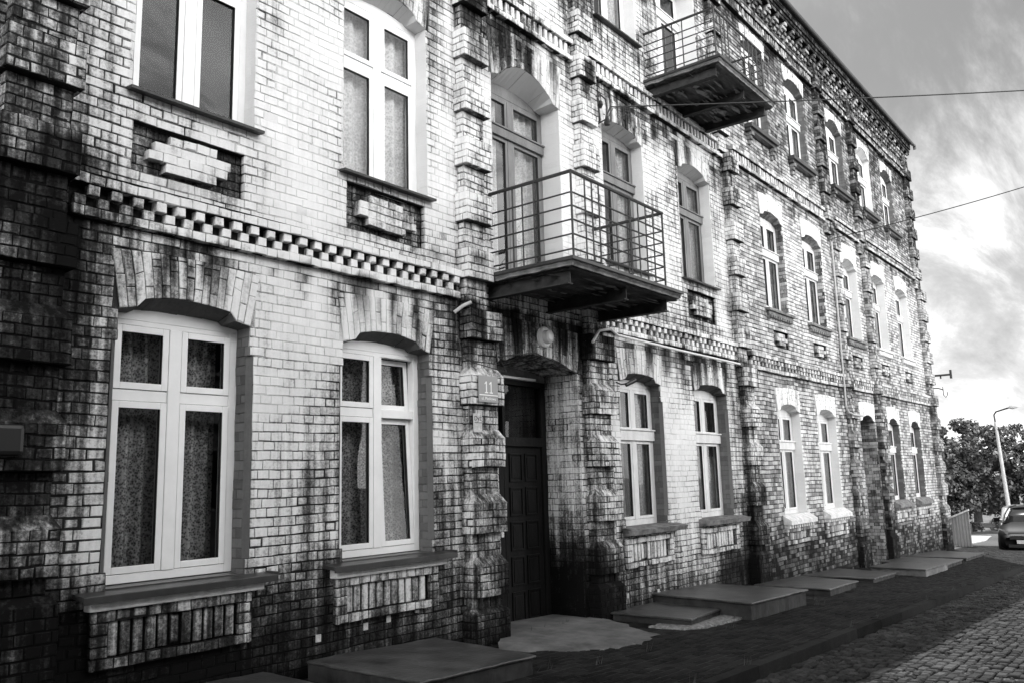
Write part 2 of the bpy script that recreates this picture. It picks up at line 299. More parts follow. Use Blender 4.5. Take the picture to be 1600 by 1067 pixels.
# ------------------------------------------------------------------ masonry engine: every brick is a chamfered solid, joints lie behind
FRONT = (Vector((0, 0, 0)), Vector((1, 0, 0)), Vector((0, 0, 1)), Vector((0, -1, 0)))
def frame(O, U, V, Nn): return (Vector(O), Vector(U), Vector(V), Vector(Nn))
class Masonry:
    def __init__(s): s.b = []; s.q = []; s.fr = []; s.extra = []
    def F(s, f):
        s.fr.append([list(f[0]), list(f[1]), list(f[2]), list(f[3])]); return len(s.fr) - 1
    def brick(s, fi, c, proj, back, tone, ch=.006): s.b.append((fi, c[0][0], c[0][1], c[1][0], c[1][1], c[2][0], c[2][1], c[3][0], c[3][1], proj, back, tone, ch))
    def rect(s, fi, u0, u1, v0, v1, proj, back=-.03, tone=None, ch=.006): s.brick(fi, ((u0, v0), (u1, v0), (u1, v1), (u0, v1)), proj, back, random.random() if tone is None else tone, ch)
    def joint(s, fi, c, n): s.q.append((fi, c[0][0], c[0][1], c[1][0], c[1][1], c[2][0], c[2][1], c[3][0], c[3][1], n))
    def fill(s, fr, u0, u1, v0, v1, holes=(), proj=0., back=-.03, course=.0835, head=.125, bond=True, gap=.012, vgap=.009, jd=-.008, jit=.0035, v_origin=0., ch=.006, allhead=False):
        fi = s.F(fr) if not isinstance(fr, int) else fr
        n0 = round((v0 - v_origin) / course); n1 = max(n0 + 1, round((v1 - v_origin) / course))
        rows = [(v0 if n == n0 else v_origin + n*course, v1 if n == n1 - 1 else v_origin + (n+1)*course, n) for n in range(n0, n1)]
        for (a, b, n) in rows:
            vc = (a + b) / 2; iv = [(u0, u1)]
            for (h0, h1, g0, g1) in holes:
                if g0 <= vc < g1:
                    nx = []
                    for (p, q) in iv:
                        if h1 <= p or h0 >= q: nx.append((p, q)); continue
                        if h0 > p: nx.append((p, h0))
                        if h1 < q: nx.append((h1, q))
                    iv = nx
            for (p, q) in iv:
                if q - p < .01: continue
                w = head if (allhead or n % 2 == 0) else head * 2
                off = (head * .5 if allhead and n % 2 else (0 if n % 2 == 0 else head * .5 + (head if (n // 2) % 2 else 0)))
                k = math.floor((p - off) / w) + 1; cuts = [p]
                while off + k * w < q:
                    c = off + k * w
                    if c - cuts[-1] > .035 and q - c > .035: cuts.append(c + random.uniform(-.013, .013))
                    k += 1
                cuts.append(q)
                for c0, c1 in zip(cuts, cuts[1:]):
                    if random.random() < .10 and c1 - c0 > .2: segs = [(c0, (c0+c1)/2), ((c0+c1)/2, c1)]
                    else: segs = [(c0, c1)]
                    for (e0, e1) in segs:
                        j = lambda m_: random.uniform(-m_, m_)
                        g2 = gap / 2; h2 = vgap / 2
                        s.brick(fi, ((e0+h2+j(jit*.5), a+g2+j(jit)), (e1-h2+j(jit*.5), a+g2+j(jit)), (e1-h2+j(jit*.5), b-g2+j(jit)), (e0+h2+j(jit*.5), b-g2+j(jit))), proj + random.uniform(-.003, .003), proj+back, random.random(), ch)
                        s.joint(fi, ((e0, a), (e1, a), (e1, b), (e0, b)), proj + jd)
        return fi
    def block(s, x0, x1, z0, z1, p, p0=0., slope=0., g=None, **k):
        """pilaster block standing p out of the wall: brick front, both flanks, top and underside; slope = height of a weathered sloping head"""
        s.fill(frame((0, -p, 0), (1, 0, 0), (0, 0, 1), (0, -1, 0)), x0, x1, z0, z1, v_origin=z0, back=-.03, allhead=True, **k)
        s.fill(frame((x0, 0, 0), (0, -1, 0), (0, 0, 1), (-1, 0, 0)), -p0 if False else 0, p, z0, z1, v_origin=z0, **k)
        s.fill(frame((x1, 0, 0), (0, -1, 0), (0, 0, 1), (1, 0, 0)), 0, p, z0, z1, v_origin=z0, **k)
        e = .004
        fi = s.F(frame((0, 0, z0 + e), (1, 0, 0), (0, 1, 0), (0, 0, -1))); s.q.append((fi, x0+e, -p+e, x0+e, .0, x1-e, .0, x1-e, -p+e, 0))
        if slope:
            a, b = .05, .07
            T = [(x0, 0, z1), (x0, -p, z1), (x1, -p, z1), (x1, 0, z1)]; t = [(x0+a, 0, z1+slope), (x0+a, -p+b, z1+slope), (x1-a, -p+b, z1+slope), (x1-a, 0, z1+slope)]
            for i in range(3): s.extra.append((T[i], T[i+1], t[i+1], t[i]))
            s.extra.append((t[0], t[1], t[2], t[3]))
        else:
            fi = s.F(frame((0, 0, z1 - e), (1, 0, 0), (0, 1, 0), (0, 0, 1))); s.q.append((fi, x0+e, -p+e, x1-e, -p+e, x1-e, .0, x0+e, .0, 0))
    def build(s, name, mb, mj, parent, gf, flat=False):
        pw = WORLD[parent.name] if parent else Vector((0, 0, 0)); FR = np.array(s.fr); VV = []; FF = []; MI = []; TT = []; base = 0
        if s.b:
            B = np.array(s.b); n = len(B); fr = FR[B[:, 0].astype(int)]; C = B[:, 1:9].reshape(n, 4, 2); cen = C.mean(1, keepdims=True)
            proj, back, tone, ch = B[:, 9], B[:, 10], B[:, 11], B[:, 12]
            cw = fr[:, 0] + fr[:, 1]*cen[:, 0, :1] + fr[:, 2]*cen[:, 0, 1:]; clean = np.clip(gf(cw)[:, 2], 0, 1); rr_ = RNG.random(len(ch)); ch = ch * (.5 + 1.0*rr_**2 + 1.3*(rr_ > .9)) * (1 - .62*clean); C = C + (C - cen) * (.026 * clean)[:, None, None]
            dv = C - cen; ln = np.linalg.norm(dv, axis=2, keepdims=True); inset = C - dv / np.maximum(ln, 1e-6) * (ch[:, None, None] * 1.35)
            def w(c2, dep): return fr[:, None, 0] + fr[:, None, 1]*c2[..., :1] + fr[:, None, 2]*c2[..., 1:] + fr[:, None, 3]*dep[:, None, None]
            v = np.concatenate([w(inset, proj), w(C, proj - ch), w(C, back)], 1); VV.append(v.reshape(-1, 3))
            f = [(0, 1, 2, 3)] + [(4+i, 4+(i+1) % 4, (i+1) % 4, i) for i in range(4)] + [(8+i, 8+(i+1) % 4, 4+(i+1) % 4, 4+i) for i in range(4)]
            F_ = np.array(f)[None] + (np.arange(n)*12)[:, None, None]; FF.append(F_.reshape(-1, 4)); MI.append(np.zeros(n*9, int)); TT.append(np.repeat(tone, 12)); base = n*12
        if s.q:
            Q = np.array(s.q); n = len(Q); fr = FR[Q[:, 0].astype(int)]; C = Q[:, 1:9].reshape(n, 4, 2)
            cen = C.mean(1); clean = np.clip(gf(fr[:, 0] + fr[:, 1]*cen[:, :1] + fr[:, 2]*cen[:, 1:])[:, 2], 0, 1)
            v = fr[:, None, 0] + fr[:, None, 1]*C[..., :1] + fr[:, None, 2]*C[..., 1:] + fr[:, None, 3]*(Q[:, 9] + .0057*clean)[:, None, None]
            VV.append(v.reshape(-1, 3)); FF.append((np.arange(n*4) + base).reshape(-1, 4)); MI.append(np.ones(n, int)); TT.append(np.full(n*4, .5)); base += n*4
        if s.extra:
            E = np.array(s.extra, float); n = len(E); VV.append(E.reshape(-1, 3)); FF.append((np.arange(n*4) + base).reshape(-1, 4)); MI.append(np.zeros(n, int)); TT.append(np.full(n*4, .7))
        V = np.concatenate(VV); F = np.concatenate(FF); mi = np.concatenate(MI); T = np.concatenate(TT)
        me = bpy.data.meshes.new(name); me.vertices.add(len(V)); me.vertices.foreach_set('co', (V - np.array(pw)).ravel().astype(np.float32))
        me.loops.add(F.size); me.loops.foreach_set('vertex_index', F.ravel().astype(np.int32)); me.polygons.add(len(F))
        me.polygons.foreach_set('loop_start', (np.arange(len(F))*4).astype(np.int32)); me.materials.append(mb); me.materials.append(mj)
        me.polygons.foreach_set('material_index', mi.astype(np.int32)); me.update(); me.validate(); me.shade_flat()
        g = gf(V, T)
        wx, wy, wz = V[:, 0], V[:, 1], V[:, 2]      # settled, uneven courses
        dz = .009*(fbm(wx*.9+3, wz*.35+7, 2)-.5)*2 + .007*(vn(wx*3.1+wy, wz*2.3)-.5)*2 + .003*(vn(wx*11+wy*5, wz*7)-.5)*2
        dx = .006*(vn(wx*2.3+9, wz*3.7+wy)-.5)*2 + .003*(vn(wx*9, wz*13)-.5)*2
        dy = .010*(vn(wx*1.3+20, wz*1.1)-.5) + .006*(vn(wx*5+20, wz*6)-.5)
        if not flat: me.vertices.foreach_set('co', (V + np.stack([dx, dy, dz], 1) - np.array(pw)).ravel().astype(np.float32)); me.update()
        jm = np.zeros(len(V), bool); jm[F[mi == 1].ravel()] = True
        g[jm, 0] += .20 * (1 - np.clip(g[jm, 2], 0, 1))**2
        at = me.attributes.new('g', 'FLOAT_COLOR', 'POINT'); at.data.foreach_set('color', g.astype(np.float32).ravel())
        o = bpy.data.objects.new(name, me); COL.objects.link(o); o.parent = parent; WORLD[o.name] = pw.copy(); return o

CO = .0835
snap = lambda z: round(z / CO) * CO
ZC = snap(12.2)

# ------------------------------------------------------------------ openings
class O_:
    def __init__(s, x0, x1, z0, zs, za, zt, d=.2, fl=1, sty='box', sh=.16, st=.10, spread=.09, cham=False, rev='soot', sill=None, cur='lace_light', ztr=None, door=False, fm='wood_white', panel=None, lab=''):
        s.x0, s.x1, s.z0, s.zs, s.za, s.zt, s.d, s.fl, s.sty, s.sh, s.st, s.spread, s.cham, s.rev, s.sill, s.cur, s.door, s.fm, s.panel, s.lab = x0, x1, snap(z0), snap(zs), za, snap(zt), d, fl, sty, sh, st, spread, cham, rev, sill, cur, door, fm, panel, lab
        s.ztr = ztr if ztr else s.z0 + (s.zs - s.z0) * .66
    def contour(s):
        a, b = s.x0 + s.sh, s.x1 - s.sh; z1 = s.zs + s.st
        P = [(s.x0, s.zs), (a, s.zs + .035)] if s.sh > .05 else [(s.x0, s.zs)]
        for i in range(11):
            t = i / 10; P.append((a + .04 + (b - a - .08) * t, z1 + (s.za - z1) * (1 - (2*t - 1)**2)))
        P += [(b, s.zs + .035), (s.x1, s.zs)] if s.sh > .05 else [(s.x1, s.zs)]
        return P
    def zb(s, x):
        P = s.contour()
        for (a, b), (c, d) in zip(P, P[1:]):
            if a <= x <= c: return b + (d - b) * (x - a) / max(c - a, 1e-6)
        return s.zs
    def inner(s, b): return s.zs + (b - s.zs) * .45
    def holes(s):
        h = [(s.x0, s.x1, s.z0, s.zs), (s.x0 - s.spread*.55, s.x1 + s.spread*.55, s.zs, s.zt)]
        if s.cham: s.cz = (snap(s.z0 + .17), snap(s.zs - .25)); h += [(s.x0 - .045, s.x1 + .045, s.cz[0], s.cz[1])]
        return h
def fan(M, o, proj=.012, bw_=.076, long=.26):
    fi = M.F(FRONT); n = max(5, round((o.x1 - o.x0 + o.spread) / bw_)); e = .004
    for a, b in ((o.x0 - o.spread*.56, o.x0), (o.x1, o.x1 + o.spread*.56)): M.joint(fi, ((a, o.zs), (b, o.zs), (b, o.zt), (a, o.zt)), -.006)
    tp = lambda t: (o.x0 - o.spread + (o.x1 - o.x0 + 2*o.spread) * t, o.zt - .02 + .03 * math.sin(math.pi * t))
    def bp(t): x = o.x0 + (o.x1 - o.x0) * t; return (x, o.zb(x) + .002)
    for i in range(n):
        t0, t1 = i / n, (i + 1) / n; A, B, C, D = bp(t0), bp(t1), tp(t1), tp(t0)
        M.joint(fi, (A, B, C, D), .001)
        cuts = [0] + sorted([random.uniform(.25, .38) if i % 2 else random.uniform(.55, .7)] + ([random.uniform(.8, .9)] if random.random() < .4 else [])) + [1]
        if o.zt - o.za < .3: cuts = [0, 1] if i % 2 else [0, .5, 1]
        for c0, c1 in zip(cuts, cuts[1:]):
            L = lambda P, Q, t: (P[0] + (Q[0]-P[0])*t, P[1] + (Q[1]-P[1])*t)
            q = [L(A, D, c0), L(B, C, c0), L(B, C, c1), L(A, D, c1)]; j = lambda: random.uniform(-.002, .002)
            q = [(q[0][0]+e+j(), q[0][1]+e), (q[1][0]-e+j(), q[1][1]+e), (q[2][0]-e+j(), q[2][1]-e), (q[3][0]+e+j(), q[3][1]-e)]
            M.brick(fi, q, proj + random.uniform(-.004, .004), -.04, random.random(), .006)
def bar3(mb, p, q, r): mb.tube([p, q], r, 8)
def wave_curtain(x0, x1, z0, z1, y, amp=.03, n=26, k=9, ph=0):
    mb = MB(); mb.grid(lambda a, b: (x0 + (x1-x0)*a, y + amp*math.sin(a*k*2*math.pi/2 + ph + .6*math.sin(a*5)) , z0 + (z1-z0)*b), n, 2); return mb
def window(bld, o, gf):
    xm = (o.x0 + o.x1) / 2; root = empty('window', (xm, 0, o.z0), bld); y = o.d; x0, x1, z0, zs = o.x0, o.x1, o.z0, o.zs
    if o.lab: root['label'] = o.lab
    P = dict(pvc=(.07, .055, .045, .055), box=(.085, .045, .075, .045), grey=(.06, .05, .06, .045))[o.sty]; fw, mw, tw, sw = P
    zb = z0 + (.05 if o.sill in ('sheet', 'stone') else 0); zt = zs - .035
    f = MB(); f.box(x0 - .01, x0 + fw, y, y + .09, zb, zt); f.box(x1 - fw, x1 + .01, y, y + .09, zb, zt); f.box(x0 + fw, x1 - fw, y, y + .09, zb, zb + fw)
    f.prism([(x0 - .01, y, zt)] + [(a, y, o.inner(b) + .004) for a, b in o.contour()] + [(x1 + .01, y, zt)], (0, .09, 0))
    f.box(x0 + fw, x1 - fw, y + .002, y + .085, zt - fw*.6, zt)
    f.box(xm - mw, xm + mw, y - .012, y + .08, zb + fw, zt - fw*.6); ztr = o.ztr
    f.box(x0 + fw, xm - mw, y + .004, y + .08, ztr - tw, ztr + tw); f.box(xm + mw, x1 - fw, y + .004, y + .08, ztr - tw, ztr + tw)
    if o.sty != 'pvc': f.box(x0 + .01, x1 - .01, y - .045, y - .014, ztr - tw, ztr + tw); f.box(x0, x1, y - .065, y - .014, ztr + tw + .002, ztr + tw + .026)
    f.build('frame', 'white_frame' if o.sty == 'pvc' else o.fm, root, bevel=.005)
    top = zt - fw*.6; pn = MB()
    for hi, (a, b) in enumerate(((x0 + fw, xm - mw), (xm + mw, x1 - fw))):
        s_ = MB(); sl = MB()
        for (c, d) in ((zb + fw, ztr - tw), (ztr + tw, top)):
            sl.ring(a + sw - .001, b - sw + .001, c + sw - .001, d - sw + .001, .007, y - .004, y + .03); sl.ring(a - .003, b + .003, c - .003, d + .003, .008, y + .012, y + .03)
            s_.ring(a + .004, b - .004, c + .004, d - .004, sw, y - .008, y + .05)
            if not (o.sty == 'pvc' and o.lab.startswith('white window with right') and hi == 1): pn.quad((a + sw, y + .02, c + sw), (b - sw, y + .02, c + sw), (b - sw, y + .02, d - sw), (a + sw, y + .02, d - sw))
        so_ = s_.build('sash', 'white_frame' if o.sty == 'pvc' else o.fm, root, bevel=.004)
        sl_ = sl.build('seal', 'seal', root)
        if o.lab.startswith('white window with right') and hi == 1:      # tilted inwards at the top, hinged along its foot
            pv = Vector((0, y, zb + fw)) - WORLD[root.name]; th = R_(-3.2); co_, si_ = math.cos(th), math.sin(th)
            for v in list(so_.data.vertices) + list(sl_.data.vertices): dy, dz = v.co.y - pv.y, v.co.z - pv.z; v.co.y = pv.y + dy*co_ - dz*si_; v.co.z = pv.z + dy*si_ + dz*co_
            for (c, d) in ((zb + fw, ztr - tw), (ztr + tw, top)):
                q = [(a + sw, c + sw), (b - sw, c + sw), (b - sw, d - sw), (a + sw, d - sw)]
                pn.quad(*[(u, y + .02*co_ - (w - zb - fw)*si_, zb + fw + (w - zb - fw)*co_) for u, w in q])
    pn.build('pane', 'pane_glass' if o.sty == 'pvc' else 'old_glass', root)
    if o.cur == 'lace_dark':
        wave_curtain(x0 + .03, x1 - .02, zb, zs, y + .28, .045, 70, 16, x0).build('curtain', 'lace_dark', root, smooth=True)
    elif o.cur == 'split':
        for (a, b) in ((x0 + .03, xm - .12), (xm + .16, x1 - .02)): wave_curtain(a, b, zb, zs, y + .13, .03, 24, 8, a).build('curtain', 'lace_light', root, smooth=True)
    elif o.cur == 'half': wave_curtain(x0 + .03, x1 - .02, zb, ztr - .3, y + .14, .03, 30, 10).build('curtain', 'lace_light', root, smooth=True)
    elif o.cur == 'lace_light': wave_curtain(x0 + .03, x1 - .02, zb, zs, y + .15, .03, 36, 12).build('curtain', 'lace_light', root, smooth=True)
    reveal(root, o, gf)
    if o.sill == 'sheet':
        mb = MB(); s0, s1 = x0 - .24, x1 + .21
        mb.prism([(s0, -.17, z0 - .015), (s0, -.17, z0 + .02), (s0, .0, z0 + .035), (s0, .0, z0 + .0)], (s1 - s0, 0, 0)); mb.box(s0, s1, -.182, -.171, z0 - .035, z0 + .02); mb.box(x0 + .002, x1 - .002, .001, o.d + .02, z0 - .01, z0 + .045)
        mb.box(s1 + .001, s1 + .01, -.182, .0, z0 - .035, z0 + .045); mb.build('sill', 'dark_sheet', root, bevel=.003)
        mb = MB(); mb.box(x0 - .16, x1 + .13, -.11, -.003, z0 - .10, z0 - .02); mb.build('sill_bed', 'white_sill', root, bevel=.01)
    elif o.sill == 'stone':
        mb = MB(); s0, s1 = x0 - .12, x1 + .28; n = 14
        mb.grid(lambda a, b: (s0 + (s1-s0)*a, -.20 + .2*b + .012*math.sin(a*23+b*9), z0 + .015 + .035*b + .008*math.sin(a*31)), n, 3)
        mb.grid(lambda a, b: (s0 + (s1-s0)*a, -.20 + .05*(1-b) + .012*math.sin(a*23), z0 - .055 + (.07 + .008*math.sin(a*31))*b), n, 1)
        mb.prism([(s0, -.18, z0 - .055), (s0, -.2, z0 + .01), (s0, .0, z0 + .045), (s0, 0, z0 - .055)], (s1 - s0, 0, 0)); mb.box(x0 + .002, x1 - .002, .001, o.d + .02, z0 - .01, z0 + .05)
        mb.build('sill', 'stone_sill', root)
    elif o.sill == 'thin':
        mb = MB(); mb.prism([(x0 - .05, -.09, z0 - .02), (x0 - .05, -.09, z0 + .005), (x0 - .05, o.d, z0 + .03), (x0 - .05, o.d, z0 + .0)], (x1 - x0 + .11, 0, 0)); mb.build('sill', 'iron', root)
    elif o.sill == 'slope':
        mb = MB(); s0, s1 = x0 - .12, x1 + .12
        mb.prism([(s0, -.17, z0 - .17), (s0, -.17, z0 - .09), (s0, -.0, z0 + .02), (s0, 0, z0 - .17)], (s1 - s0, 0, 0)); mb.box(x0 + .002, x1 - .002, .001, o.d, z0 - .03, z0 + .02)
        k = s0 + .02
        while k < s1 - .06: mb.box(k, k + .07, -.12, -.003, z0 - .24, z0 - .172); k += .13
        mb.build('sill', 'white_sill' if o.x0 < 22 else 'stone_sill', root, bevel=.006)
    elif o.sill == 'step':
        mb = MB(); mb.box(x0 - .08, x1 + .12, -.10, -.0, z0 - .06, z0); mb.box(x0 - .02, x1 + .06, -.06, 0, z0 - .14, z0 - .062); mb.box(x0 + .002, x1 - .002, .001, o.d, z0 - .03, z0 + .02)
        k = x0
        while k < x1: mb.box(k, k + .07, -.09, -.0, z0 - .2, z0 - .142); k += .13
        mb.build('sill', 'stone_sill' if o.x0 < 22 else 'white_sill', root, bevel=.006)
    elif o.sill == 'bracket':
        mb = MB(); mb.box(x0 - .14, x1 + .14, -.17, 0, z0 - .09, z0); mb.box(x0 + .002, x1 - .002, .001, o.d, z0 - .03, z0 + .02); mb.box(x0 - .12, x1 + .12, -.12, 0, z0 - .16, z0 - .092)
        mb.build('sill', 'dark_sheet', root, bevel=.006)
        for a in (x0 - .06, x1 - .06):
            mb = MB(); mb.box(a, a + .13, -.13, -.0, z0 - .24, z0 - .162); mb.box(a + .01, a + .12, -.09, -.0, z0 - .32, z0 - .242); mb.box(a + .03, a + .10, -.05, 0, z0 - .42, z0 - .322); mb.build('bracket', 'stone_sill', root, bevel=.005)
    return root
def reveal(root, o, gf):
    R = Masonry(); z0, zs = o.z0, o.zs; cc = (o.cz if o.cham else (zs, zs))
    for sx, xx, nx in ((1, o.x1, -1), (0, o.x0, 1)):
        fr = frame((xx, 0, 0), (0, 1, 0), (0, 0, 1), (nx, 0, 0)); kw = dict(head=.13, gap=.006, vgap=.006, jd=-.004, ch=.004)
        if o.cham:
            R.fill(fr, 0, o.d, z0, cc[0], **kw); R.fill(fr, .045, o.d, cc[0], cc[1], **kw); R.fill(fr, 0, o.d, cc[1], zs, **kw)
            xo = xx + (.045 if sx else -.045)
            R.extra.append(((xo, 0, cc[0]), (xo, 0, cc[1]), (xx, .045, cc[1]), (xx, .045, cc[0])))
            for zc, dz in ((cc[0], -.0), (cc[1], .0)): R.extra.append(((xo, .0, zc), (xx, 0.0, zc + dz), (xx, .045, zc), (xx, .045, zc)))
        else: R.fill(fr, 0, o.d, z0, zs, **kw)
    C = o.contour()
    for (a, b), (c, d) in zip(C, C[1:]):
        n = max(1, round((c - a) / .08))
        for k in range(n):
            p, q = k / n, (k + 1) / n; j = random.uniform(-.004, .004)
            R.extra.append(((a+(c-a)*p, -.008, b+(d-b)*p+j), (a+(c-a)*q, -.008, b+(d-b)*q+j), (a+(c-a)*q, o.d, o.inner(b+(d-b)*q)+j), (a+(c-a)*p, o.d, o.inner(b+(d-b)*p)+j)))
    mm = {'soot': M_SOOT, 'white': M_WREV, 'paint': M_PAINT, 'bare': M_BARE}[o.rev]
    R.build('reveal', mm, M_JOINT if o.rev in ('paint', 'bare') else mm, root, {'soot': const_g(.35), 'white': const_g(.25, .9), 'paint': gf, 'bare': const_g(.5)}[o.rev])
def belt(bld, x0, x1, z0, kind, gf, mb, mj, drop=0):
    M = Masonry(); P = .125
    if kind == 'tooth':      # two rows of alternating headers between projecting courses
        rows = [(0, 1, .07, 0), (1, 2, None, 0), (2, 3, None, 1), (3, 4, .10, 0)]
    elif kind == 'soldier': rows = [(0, 1, .08, 0), (1, 3, 's', 0), (3, 4, .10, 0)]
    elif kind == 'flat': rows = [(0, 1, .09, 0), (1, 3, .03, 0), (3, 4, .07, 0)]
    for (a, b, p, sh) in rows:
        za, zb = z0 + a*CO, z0 + b*CO
        if isinstance(p, float):
            fi = M.fill(frame((0, -p, 0), (1, 0, 0), (0, 0, 1), (0, -1, 0)), x0, x1, za, zb, v_origin=za, allhead=True, back=-p-.02, jd=-.012)
            fb = M.F(frame((0, 0, za + .004), (1, 0, 0), (0, 1, 0), (0, 0, -1))); M.q.append((fb, x0, -p+.006, x1, -p+.006, x1, 0, x0, 0, 0)); fb = M.F(frame((0, 0, zb - .004), (1, 0, 0), (0, 1, 0), (0, 0, 1))); M.q.append((fb, x0, -p+.006, x1, -p+.006, x1, 0, x0, 0, 0))
            for xx, nx in ((x0, -1), (x1, 1)): M.rect(M.F(frame((xx, 0, 0), (0, -1, 0), (0, 0, 1), (nx, 0, 0))), .0, p-.004, za+.004, zb-.004, .002, -.03)
        else:
            fi = M.F(FRONT); M.joint(fi, ((x0, za), (x1, za), (x1, zb), (x0, zb)), .004)
            st = .18 if kind == 'tooth' else .125; x = x0 + .02 + (st/2 if sh else 0); w = .085 if kind == 'tooth' else .07
            while x + w < x1:
                pr = (.085 if sh else .06) if p is None else .06
                M.rect(fi, x, x + w, za + .003, zb - .003, pr + random.uniform(-.006, .006), -.02); x += st + random.uniform(-.006, .006)
    def gg(Pn, T=None):
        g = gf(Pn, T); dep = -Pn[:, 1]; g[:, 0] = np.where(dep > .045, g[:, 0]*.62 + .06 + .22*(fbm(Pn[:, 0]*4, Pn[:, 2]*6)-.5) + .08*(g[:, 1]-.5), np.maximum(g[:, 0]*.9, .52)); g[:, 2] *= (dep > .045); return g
    o = M.build('string_course', mb, mj, bld, gg)
    if drop:      # the old house has settled: nothing to do
        pass
    return o
def apron(bld, o, gf, mb, mj, near=True):
    M = Masonry(); z1 = o.z0 - (.10 if near else .24); z0 = o.z0 - (.52 if near else .56); x0, x1 = o.x0 - .12, o.x1 + .04; p = .07
    fr = frame((0, -p, 0), (1, 0, 0), (0, 0, 1), (0, -1, 0)); zt = z1 - CO; zb = z0 + CO
    M.fill(fr, x0, x1, zt, z1, v_origin=zt, back=-.07); M.fill(fr, x0, x1, z0, zb, v_origin=z0, allhead=True, back=-.07)
    for a, b in ((x0, x0 + .125), (x1 - .125, x1)): M.fill(fr, a, b, zb, zt, v_origin=zb, allhead=True, back=-.07, head=.2)
    fi = M.F(FRONT); M.joint(fi, ((x0 + .12, zb), (x1 - .12, zb), (x1 - .12, zt), (x0 + .12, zt)), .012); x = x0 + .14
    while x + .075 < x1 - .13: M.rect(fi, x, x + .072, zb + .006, zt - .006, .035 + random.uniform(-.005, .005), -.02, ch=.008); x += .098
    for xx, nx in ((x0, -1), (x1, 1)): M.fill(frame((xx, 0, 0), (0, -1, 0), (0, 0, 1), (nx, 0, 0)), 0, p, z0, z1, v_origin=z0)
    fb = M.F(frame((0, 0, z0 + .004), (1, 0, 0), (0, 1, 0), (0, 0, -1))); M.q.append((fb, x0, -p+.006, x1, -p+.006, x1, 0, x0, 0, 0))
    fb = M.F(frame((0, 0, z1 - .004), (1, 0, 0), (0, 1, 0), (0, 0, 1))); M.q.append((fb, x0, -p+.006, x1, -p+.006, x1, 0, x0, 0, 0))
    def gg(Pn, T=None):
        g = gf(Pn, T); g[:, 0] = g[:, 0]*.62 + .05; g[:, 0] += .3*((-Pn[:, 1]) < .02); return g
    M.build('apron', mb, mj, bld, gg)
def cross_panel(bld, x0, x1, z0, z1, gf, mb, mj, near=True):
    M = Masonry(); d = .07; fr = frame((0, d, 0), (1, 0, 0), (0, 0, 1), (0, -1, 0)); M.fill(fr, x0, x1, z0, z1, v_origin=z0, ch=.004)
    for xx, nx in ((x0, 1), (x1, -1)): M.fill(frame((xx, 0, 0), (0, 1, 0), (0, 0, 1), (nx, 0, 0)), 0, d, z0, z1, v_origin=z0)
    for zz, nz in ((z0, 1), (z1, -1)): M.q.append((M.F(frame((0, 0, zz), (1, 0, 0), (0, 1, 0), (0, 0, nz))), x0, 0, x1, 0, x1, d, x0, d, 0))
    nb = len(M.b); fi = M.F(FRONT); xm = (x0 + x1) / 2; w = x1 - x0; n = 4 if near else 3; zc = (z0 + z1) / 2
    ws = [.56, .80, .76, .50] if near else [.5, .8, .5]
    for r in range(n):
        a = zc + (r - n/2)*CO; hw = w * ws[r] / 2 - .04; x = xm - hw; sh = random.uniform(-.02, .02)
        while x < xm + hw - .05:
            l = min(.125 if r % 2 else .24, xm + hw - x); M.rect(fi, x + .004 + sh, x + l - .004 + sh, a + .004, a + CO - .004, .018 + random.uniform(-.01, .01), -.11, ch=.008); x += l
    M.joint(fi, ((xm - w*.2, zc - n/2*CO + .01), (xm + w*.2, zc - n/2*CO + .01), (xm + w*.2, zc + n/2*CO - .01), (xm - w*.2, zc + n/2*CO - .01)), -.004)
    def gg(Pn, T=None):
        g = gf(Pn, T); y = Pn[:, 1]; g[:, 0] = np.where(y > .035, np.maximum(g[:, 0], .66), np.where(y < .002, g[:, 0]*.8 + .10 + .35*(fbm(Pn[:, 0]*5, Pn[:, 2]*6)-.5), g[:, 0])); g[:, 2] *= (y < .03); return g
    M.build('relief_panel', mb, mj, bld, gg)
def pilaster(bld, spans, p, zlist, gf, mb, mj, zbot):
    """spans = [(zmax, x0, x1)]: the pier narrows from floor to floor; zlist = block undersides"""
    M = Masonry(); ztop = ZC
    def xs(z):
        for zm, a, b in spans:
            if z < zm: return a, b
        return spans[-1][1:]
    H = .35; prev = zbot
    for i, zb in enumerate(zlist):
        a, b = xs(zb); low = zb < 3.0
        z1 = zb + (.33 if low else H)
        if i == 0 and zb - zbot > .3:      # plinth of the pier
            M.block(a - .02, b + .02, zbot, zb - .18, p * .95, slope=.06)
            prev = zb - .12
        M.block(a + .045, b - .045, prev + .0, zb, p * .58)
        M.block(a, b, zb, z1, p, slope=.10 if low else 0)
        prev = z1
    a, b = xs(99); M.block(a + .045, b - .045, prev, ztop, p * .58)
    def gg(Pn, T=None):
        g = gf(Pn, T); dep = -Pn[:, 1]; g[:, 0] += .06*(dep < p*.7) ; g[:, 2] *= .6; return g
    return M.build('pilaster', mb, mj, bld, gg)

